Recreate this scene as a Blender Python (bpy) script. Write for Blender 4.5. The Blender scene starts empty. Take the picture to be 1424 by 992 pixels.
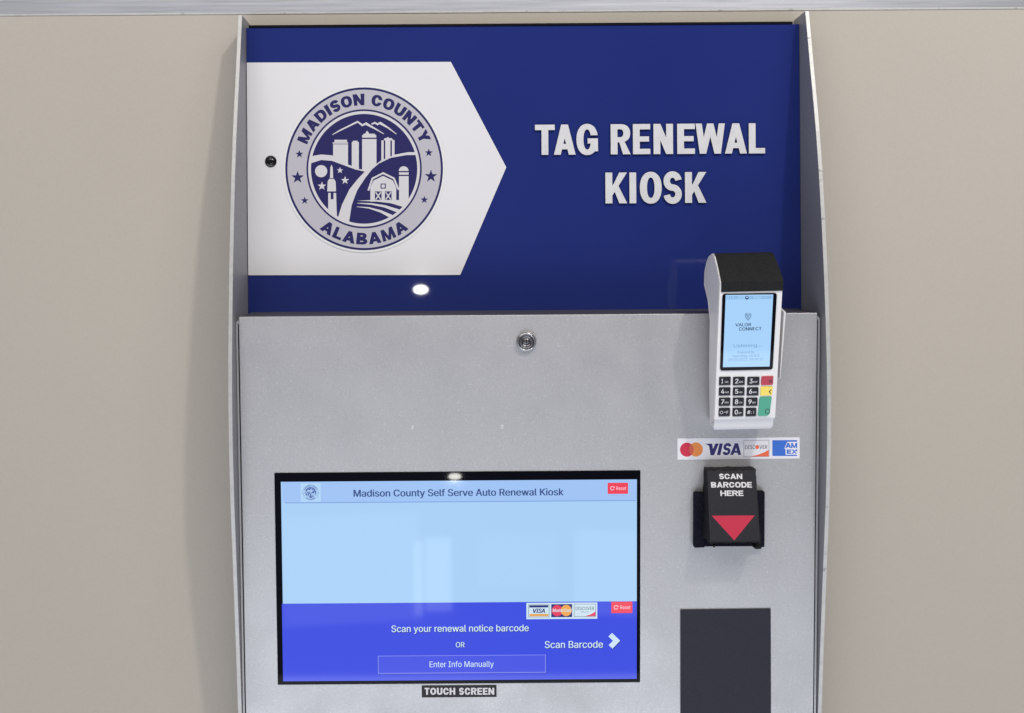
import bpy, math, random
import numpy as np
from mathutils import Vector, Matrix
from mathutils.geometry import delaunay_2d_cdt

scene = bpy.context.scene
R = math.radians
random.seed(4)

# ------------------------------------------------------------------ camera
DIST = 1.40                       # metres from the lens to the sign face (plane y = 0)
ROLL = R(0.40)
SHX, SHY = 62 / 1424, -96 / 1424  # the photograph is an off-centre crop
FPX = 1400.0
cam = bpy.data.cameras.new('camera')
cam.sensor_width = 36.0
cam.lens = 36.0 * FPX / 1424
cam.shift_x, cam.shift_y = SHX, SHY
cam.clip_start, cam.clip_end = 0.05, 200
cam_ob = bpy.data.objects.new('camera', cam)
scene.collection.objects.link(cam_ob)
CR = Vector((math.cos(ROLL), 0, -math.sin(ROLL)))
CU = Vector((math.sin(ROLL), 0, math.cos(ROLL)))
CP = Vector((0, -DIST, 0))
cam_ob.matrix_world = Matrix(((CR.x, CU.x, 0, CP.x), (CR.y, CU.y, -1, CP.y), (CR.z, CU.z, 0, CP.z), (0, 0, 0, 1)))
scene.camera = cam_ob

# ------------------------------------------------------------------ exposure
vs = scene.view_settings
vs.view_transform = 'Standard'
vs.look = 'None'
vs.exposure = 0.0
vs.gamma = 1.0
vs.use_curve_mapping = False

# ------------------------------------------------------------------ room light
world = bpy.data.worlds.new('World')
scene.world = world
world.use_nodes = True
nt = world.node_tree
bg = nt.nodes['Background']
tc = nt.nodes.new('ShaderNodeTexCoord')
sx = nt.nodes.new('ShaderNodeSeparateXYZ')
rp = nt.nodes.new('ShaderNodeMapRange')
rp.inputs['From Min'].default_value = -0.55
rp.inputs['From Max'].default_value = 0.05
cr = nt.nodes.new('ShaderNodeValToRGB')
cr.color_ramp.elements[0].color = (0.78, 0.86, 1.05, 1)
cr.color_ramp.elements[1].color = (0.20, 0.19, 0.18, 1)
nt.links.new(tc.outputs['Generated'], sx.inputs[0])
nt.links.new(sx.outputs['Z'], rp.inputs['Value'])
nt.links.new(rp.outputs[0], cr.inputs[0])
rx_ = nt.nodes.new('ShaderNodeMapRange')
rx_.inputs['From Min'].default_value = -0.03
rx_.inputs['From Max'].default_value = 0.06
rx_.inputs['To Min'].default_value = 1.25
rx_.inputs['To Max'].default_value = 0.80
mxw = nt.nodes.new('ShaderNodeVectorMath')
mxw.operation = 'SCALE'
nt.links.new(sx.outputs['X'], rx_.inputs['Value'])
nt.links.new(cr.outputs[0], mxw.inputs[0])
nt.links.new(rx_.outputs[0], mxw.inputs['Scale'])
nt.links.new(mxw.outputs[0], bg.inputs['Color'])
bg.inputs['Strength'].default_value = 0.70


def area(name, loc, target, shape, sx_, sy_, radiance, col):
    l = bpy.data.lights.new(name, 'AREA')
    l.shape = shape
    l.size, l.size_y = sx_, sy_
    a = sx_ * sy_ * (math.pi / 4 if shape in ('DISK', 'ELLIPSE') else 1)
    l.energy = radiance * math.pi * a
    l.color = col
    o = bpy.data.objects.new(name, l)
    scene.collection.objects.link(o)
    o.location = loc
    o.rotation_euler = (Vector(target) - Vector(loc)).to_track_quat('-Z', 'Y').to_euler()
    return o


# a ceiling panel in front of and above the kiosk, one crisp ceiling spot, one further right
area('ceiling_panel_lamp', (-0.1, -2.35, 2.05), (0, 0, 0.0), 'RECTANGLE', 4.4, 1.1, 3.85, (1.0, 0.965, 0.935))
area('low_fill_lamp', (0.0, -2.7, -2.5), (0, 0, -0.25), 'RECTANGLE', 4.2, 1.2, 2.5, (0.90, 0.95, 1.0))  # added cool fill lamp, unseen, brightens the lower door and wall
area('ceiling_spot_lamp', (1.25, -2.15, 2.35), (0.1, 0, 0), 'DISK', 0.17, 0.17, 500.0, (1.0, 0.96, 0.90))
area('ceiling_spot_lamp', (2.6, -2.3, 2.3), (0.1, 0, 0), 'DISK', 0.60, 0.60, 12.0, (1.0, 0.95, 0.88))


def ray(px, py):
    x = (px - 712) + SHX * 1424
    y = (496 - py) + SHY * 1424
    return (CR * (x / FPX) + CU * (y / FPX) + Vector((0, 1, 0)))


def at(px, py, y):
    """point of the view ray through a pixel at world depth y"""
    return CP + ray(px, py) * (y + DIST)


class Plane:
    def __init__(s, o, ea, eb):
        s.o = Vector(o)
        s.eb = Vector(eb).normalized()
        ea = Vector(ea)
        s.ea = (ea - s.eb * ea.dot(s.eb)).normalized()
        s.n = s.ea.cross(s.eb)

    def loc(s, px, py, h=0.0):
        d = ray(px, py)
        t = (s.o + s.n * h - CP).dot(s.n) / d.dot(s.n)
        q = CP + d * t - s.o
        return (q.dot(s.ea), q.dot(s.eb))

    def w(s, a, b, h=0.0):
        return s.o + s.ea * a + s.eb * b + s.n * h


SIGN = Plane((0, 0, 0), (1, 0, 0), (0, 0, 1))
_pt, _pb = at(734, 440, -0.080), at(734, 990, -0.054)
_e = _pt - _pb
_e.x = 0
DOOR = Plane(_pb, (1, 0, 0), _e)

# two small lamps whose mirror images show in the sign face and on the screen glass
for (px, py, pl, w_, h_, rad) in ((585, 403, SIGN, 0.054, 0.034, 105), (632.5, 661.5, DOOR, 0.046, 0.022, 120)):
    p = pl.w(*pl.loc(px, py))
    d = (p - CP).normalized()
    r_ = d - pl.n * 2 * d.dot(pl.n)
    area('small_downlight', p + r_ * 2.3, p, 'ELLIPSE', w_, h_, rad, (1, 0.98, 0.94))
# bright window panes far behind the camera, mirrored faintly by the screen glass
for (px, py, w_, h_, rad) in ((582, 803, .034, .27, 2.2), (610, 798, .10, .27, 2.2), (490, 790, .52, .40, 0.8), (843, 796, .24, .31, 1.1), (720, 780, .30, .20, .5)):
    p = DOOR.w(*DOOR.loc(px, py))
    d = (p - CP).normalized()
    r_ = d - DOOR.n * 2 * d.dot(DOOR.n)
    area('window_pane', p + r_ * 2.6, p, 'RECTANGLE', w_, h_, rad, (0.9, 1.0, 0.97))


# ------------------------------------------------------------------ materials
def lin(c):
    return tuple((v / 255 / 12.92) if v <= 10.3 else ((v / 255 + .055) / 1.055) ** 2.4 for v in c)


MATS = {}


def mat(name, col, rough=0.5, metal=0.0, spec=0.5, emit=None, es=1.0, coat=0.0):
    m = bpy.data.materials.new(name)
    m.use_nodes = True
    b = m.node_tree.nodes['Principled BSDF']
    b.inputs['Base Color'].default_value = (*col, 1)
    b.inputs['Roughness'].default_value = rough
    b.inputs['Metallic'].default_value = metal
    b.inputs['Specular IOR Level'].default_value = spec
    if coat:
        b.inputs['Coat Weight'].default_value = coat
        b.inputs['Coat Roughness'].default_value = 0.04
    if emit:
        b.inputs['Emission Color'].default_value = (*emit, 1)
        b.inputs['Emission Strength'].default_value = es
    MATS[name] = m
    return m


def grain(m, lo, hi, scale, bump=0.0, dist=0.0004, detail=2.0, cloud=None, stretch=None):
    """colour variation between lo and hi from fine noise, plus a bump of the same grain"""
    t = m.node_tree
    b = t.nodes['Principled BSDF']
    c = t.nodes.new('ShaderNodeTexCoord')
    src = c.outputs['Object']
    if stretch:
        mp = t.nodes.new('ShaderNodeMapping')
        mp.inputs['Scale'].default_value = stretch
        t.links.new(src, mp.inputs[0])
        src = mp.outputs[0]
    n = t.nodes.new('ShaderNodeTexNoise')
    n.inputs['Scale'].default_value = scale
    n.inputs['Detail'].default_value = detail
    t.links.new(src, n.inputs['Vector'])
    r = t.nodes.new('ShaderNodeValToRGB')
    r.color_ramp.elements[0].position = 0.3
    r.color_ramp.elements[1].position = 0.7
    r.color_ramp.elements[0].color = (*lo, 1)
    r.color_ramp.elements[1].color = (*hi, 1)
    t.links.new(n.outputs[0], r.inputs[0])
    out = r.outputs[0]
    if cloud:
        n2 = t.nodes.new('ShaderNodeTexNoise')
        n2.inputs['Scale'].default_value = cloud[0]
        n2.inputs['Detail'].default_value = 3
        t.links.new(c.outputs['Object'], n2.inputs['Vector'])
        r2 = t.nodes.new('ShaderNodeValToRGB')
        r2.color_ramp.elements[0].position = 0.3
        r2.color_ramp.elements[1].position = 0.7
        r2.color_ramp.elements[0].color = (cloud[1],) * 3 + (1,)
        r2.color_ramp.elements[1].color = (1, 1, 1, 1)
        t.links.new(n2.outputs[0], r2.inputs[0])
        mx = t.nodes.new('ShaderNodeMix')
        mx.data_type = 'RGBA'
        mx.blend_type = 'MULTIPLY'
        mx.inputs['Factor'].default_value = 1
        t.links.new(out, mx.inputs['A'])
        t.links.new(r2.outputs[0], mx.inputs['B'])
        out = mx.outputs['Result']
    t.links.new(out, b.inputs['Base Color'])
    if bump:
        bp = t.nodes.new('ShaderNodeBump')
        bp.inputs['Strength'].default_value = bump
        bp.inputs['Distance'].default_value = dist
        t.links.new(n.outputs[0], bp.inputs['Height'])
        t.links.new(bp.outputs[0], b.inputs['Normal'])
    return m


def flecks(m, scale, amount, col):
    """sparse bright metal flakes over the current base colour"""
    t = m.node_tree
    b = t.nodes['Principled BSDF']
    src = b.inputs['Base Color'].links[0].from_socket
    c = t.nodes.new('ShaderNodeTexCoord')
    v = t.nodes.new('ShaderNodeTexVoronoi')
    v.inputs['Scale'].default_value = scale
    t.links.new(c.outputs['Object'], v.inputs['Vector'])
    s = t.nodes.new('ShaderNodeSeparateColor')
    t.links.new(v.outputs['Color'], s.inputs[0])
    g = t.nodes.new('ShaderNodeMapRange')
    g.inputs['From Min'].default_value = 1 - amount
    g.inputs['From Max'].default_value = 1.0
    g.inputs['To Max'].default_value = 0.8
    t.links.new(s.outputs[0], g.inputs['Value'])
    mx = t.nodes.new('ShaderNodeMix')
    mx.data_type = 'RGBA'
    t.links.new(g.outputs[0], mx.inputs['Factor'])
    t.links.new(src, mx.inputs['A'])
    mx.inputs['B'].default_value = (*col, 1)
    t.links.new(mx.outputs['Result'], b.inputs['Base Color'])


M_wall = grain(mat('beige_wall_paint', (.46, .42, .36), 0.7), (.456, .412, .354), (.474, .430, .370), 260, 0.035, 0.0006, 3, cloud=(2.2, .965))
M_rail = grain(mat('brushed_rail', (.6, .6, .62), 0.38, 0.75), (.38, .39, .43), (.50, .51, .56), 60, 0.05, stretch=(.15, 6, 6))
M_silver = grain(mat('silver_powder_coat', (.5, .5, .5), 0.45, 0.55), (.468, .460, .468), (.548, .540, .550), 620, 0.24, 0.0005, 3, cloud=(6, .94))
flecks(M_silver, 620, 0.03, (.60, .60, .62))
_t = M_silver.node_tree
_c, _n, _r = (_t.nodes.new('ShaderNode' + k) for k in ('TexCoord', 'TexNoise', 'MapRange'))
_n.inputs['Scale'].default_value = 11
_n.inputs['Detail'].default_value = 5
_r.inputs['From Min'].default_value, _r.inputs['From Max'].default_value = 0.3, 0.7
_r.inputs['To Min'].default_value, _r.inputs['To Max'].default_value = 0.36, 0.54
_t.links.new(_c.outputs['Object'], _n.inputs['Vector'])
_t.links.new(_n.outputs[0], _r.inputs['Value'])
_t.links.new(_r.outputs[0], _t.nodes['Principled BSDF'].inputs['Roughness'])
M_side_shaded = grain(mat('silver_side_shaded', (.34, .34, .37), 0.5, 0.2), (.265, .265, .29), (.31, .31, .335), 500, 0.2)  # silver coat of the side panels, their shade darkened into the colour
M_edge = grain(mat('worn_edge_rail_highlight', (.6, .59, .57), 0.45, 0.2), (.47, .465, .455), (.53, .525, .51), 140, 0.2)
flecks(M_edge, 230, 0.018, (.24, .24, .24))
M_dark = grain(mat('dark_matte', (.012, .012, .016), 0.8, 0, .1), (.004, .004, .006), (.008, .008, .010), 400)
M_ledge_letter_shade = grain(mat('dark_grey_ledge_letter_shade', (.09, .085, .11), 0.55), (.050, .047, .062), (.066, .062, .082), 400)
M_blue = mat('blue_acrylic', (.021, .028, .165), 0.025, 0, 0.22)
grain(M_blue, (.0140, .0250, .150), (.0160, .0280, .160), 4)
M_white = grain(mat('white_acrylic', (.70, .68, .70), 0.12), (.71, .695, .71), (.735, .72, .735), 6)
M_letter = grain(mat('pale_sign_letter', (.66, .65, .66), 0.35), (.60, .592, .605), (.65, .642, .655), 90)
M_navy = mat('navy_print', (.020, .018, .100), 0.35, 0, .3)
M_sealgrey = mat('seal_grey_print', (.475, .458, .505), 0.3)
M_sealwhite = mat('seal_white_print', (.62, .60, .62), 0.3)
M_sealedge = mat('seal_clear_edge', (.74, .74, .74), 0.25)
M_lens = mat('lens_black', (.004, .004, .006), 0.05, 0, 0.6)
M_chrome = mat('lock_chrome', (.50, .49, .50), 0.16, 1.0)
M_brass = mat('lock_core', (.20, .19, .20), 0.3, 1.0)
M_key_dark = mat('keyway_black', (.01, .01, .01), 0.6)
M_bezel = mat('black_glass_bezel', (.002, .002, .005), 0.03, 0, 0.09)
M_plate = grain(mat('dark_plate', (.03, .031, .048), 0.6, 0, .3), (.017, .0175, .028), (.023, .0235, .036), 500, 0.25)
M_stick = mat('black_sticker', (.014, .012, .016), 0.45, 0, .3)
M_sttxt = mat('sticker_white_ink', (.70, .68, .70), 0.5)
M_paper = mat('white_sticker', (.80, .78, .82), 0.4)
M_red = mat('print_red', lin((205, 45, 75)), 0.4)
M_orange = mat('print_orange', lin((232, 140, 70)), 0.4)
M_overlap = mat('print_red_orange', lin((210, 95, 75)), 0.4)
M_visa = mat('print_navy', lin((38, 32, 105)), 0.4)
M_dorange = mat('print_deep_orange', lin((238, 105, 70)), 0.4)
M_dtext = mat('print_dark_grey', lin((62, 58, 72)), 0.4)
M_dgrey = mat('print_border_grey', lin((150, 148, 158)), 0.4)
M_amex = mat('print_blue', lin((58, 110, 205)), 0.4)
M_term = grain(mat('off_white_plastic', (.70, .67, .66), 0.38), (.80, .775, .77), (.82, .795, .79), 40)
M_cover = grain(mat('black_textured_plastic', (.016, .016, .017), 0.7, 0, .25), (.006, .006, .0062), (.014, .014, .015), 450, 0.6, 0.0006)
M_kdark = mat('dark_key', (.007, .007, .012), 0.4, 0, .25)
M_kbed = mat('key_surround', (.33, .32, .34), 0.5)
M_kred = mat('red_key', lin((185, 52, 72)), 0.4)
M_kyel = mat('yellow_key', lin((250, 222, 95)), 0.4)
M_kgrn = mat('green_key', lin((70, 165, 135)), 0.4)
M_kink = mat('key_ink_white', (.75, .74, .76), 0.5)
M_kblk = mat('key_ink_black', (.02, .015, .02), 0.5)
M_fuzz = grain(mat('black_velcro', (.010, .010, .016), 0.95, 0, .1), (.001, .001, .003), (.022, .022, .038), 900, 1.0, 0.0012, 4)
M_scan = grain(mat('black_scanner_body', (.014, .014, .015), 0.8, 0, .15), (.002, .002, .003), (.030, .030, .033), 800, 0.8, 0.0008, 3)
M_scface = grain(mat('charcoal_label', (.028, .028, .033), 0.45, 0, .3), (.019, .019, .024), (.024, .024, .030), 300, 0.05)
M_arrow = mat('arrow_red_ink', lin((194, 54, 78)), 0.5, 0, .2)
M_spot = mat('filled_screw_spot', (.56, .56, .58), 0.35, 0.2)


def glow(name, rgb, es=1.0):
    return mat(name, (.008, .008, .010), 0.045, 0, 0.4, lin(rgb), es)


G_sky = glow('screen_pale_blue', (167, 206, 244))
G_head = glow('screen_header_blue', (158, 194, 243))
G_line = glow('screen_rule', (120, 155, 215))
G_blue = glow('screen_blue', (54, 73, 223))
G_btn = glow('screen_button', (68, 82, 226))
G_btnl = glow('screen_button_edge', (130, 142, 240))
G_btnd = glow('screen_button_shadow', (58, 70, 205))
G_navy = glow('screen_title_ink', (52, 76, 132))
G_white = glow('screen_text', (205, 228, 250))
G_tshadow = glow('screen_text_shadow', (34, 44, 110))
G_red = glow('screen_red', (238, 62, 84))
G_redw = glow('screen_red_text', (250, 205, 220))
G_badge = glow('screen_badge_ground', (176, 212, 246))
G_seal = glow('screen_badge_ink', (62, 88, 165))
G_card = glow('screen_card_white', (205, 228, 240))
G_gold = glow('screen_gold', (228, 165, 80))
G_orange = glow('screen_orange', (240, 170, 80))
G_cred = glow('screen_card_red', (228, 60, 95))
G_ink = glow('screen_card_navy', (34, 40, 120))
G_grey = glow('screen_card_grey', (90, 100, 125))
T_bg = glow('terminal_screen', (165, 208, 248))
T_bar = glow('terminal_bar', (150, 196, 238))
T_ink = glow('terminal_ink', (62, 92, 132))
T_soft = glow('terminal_soft_ink', (108, 148, 190))
T_dark = glow('terminal_dark_ink', (50, 72, 108))

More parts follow.
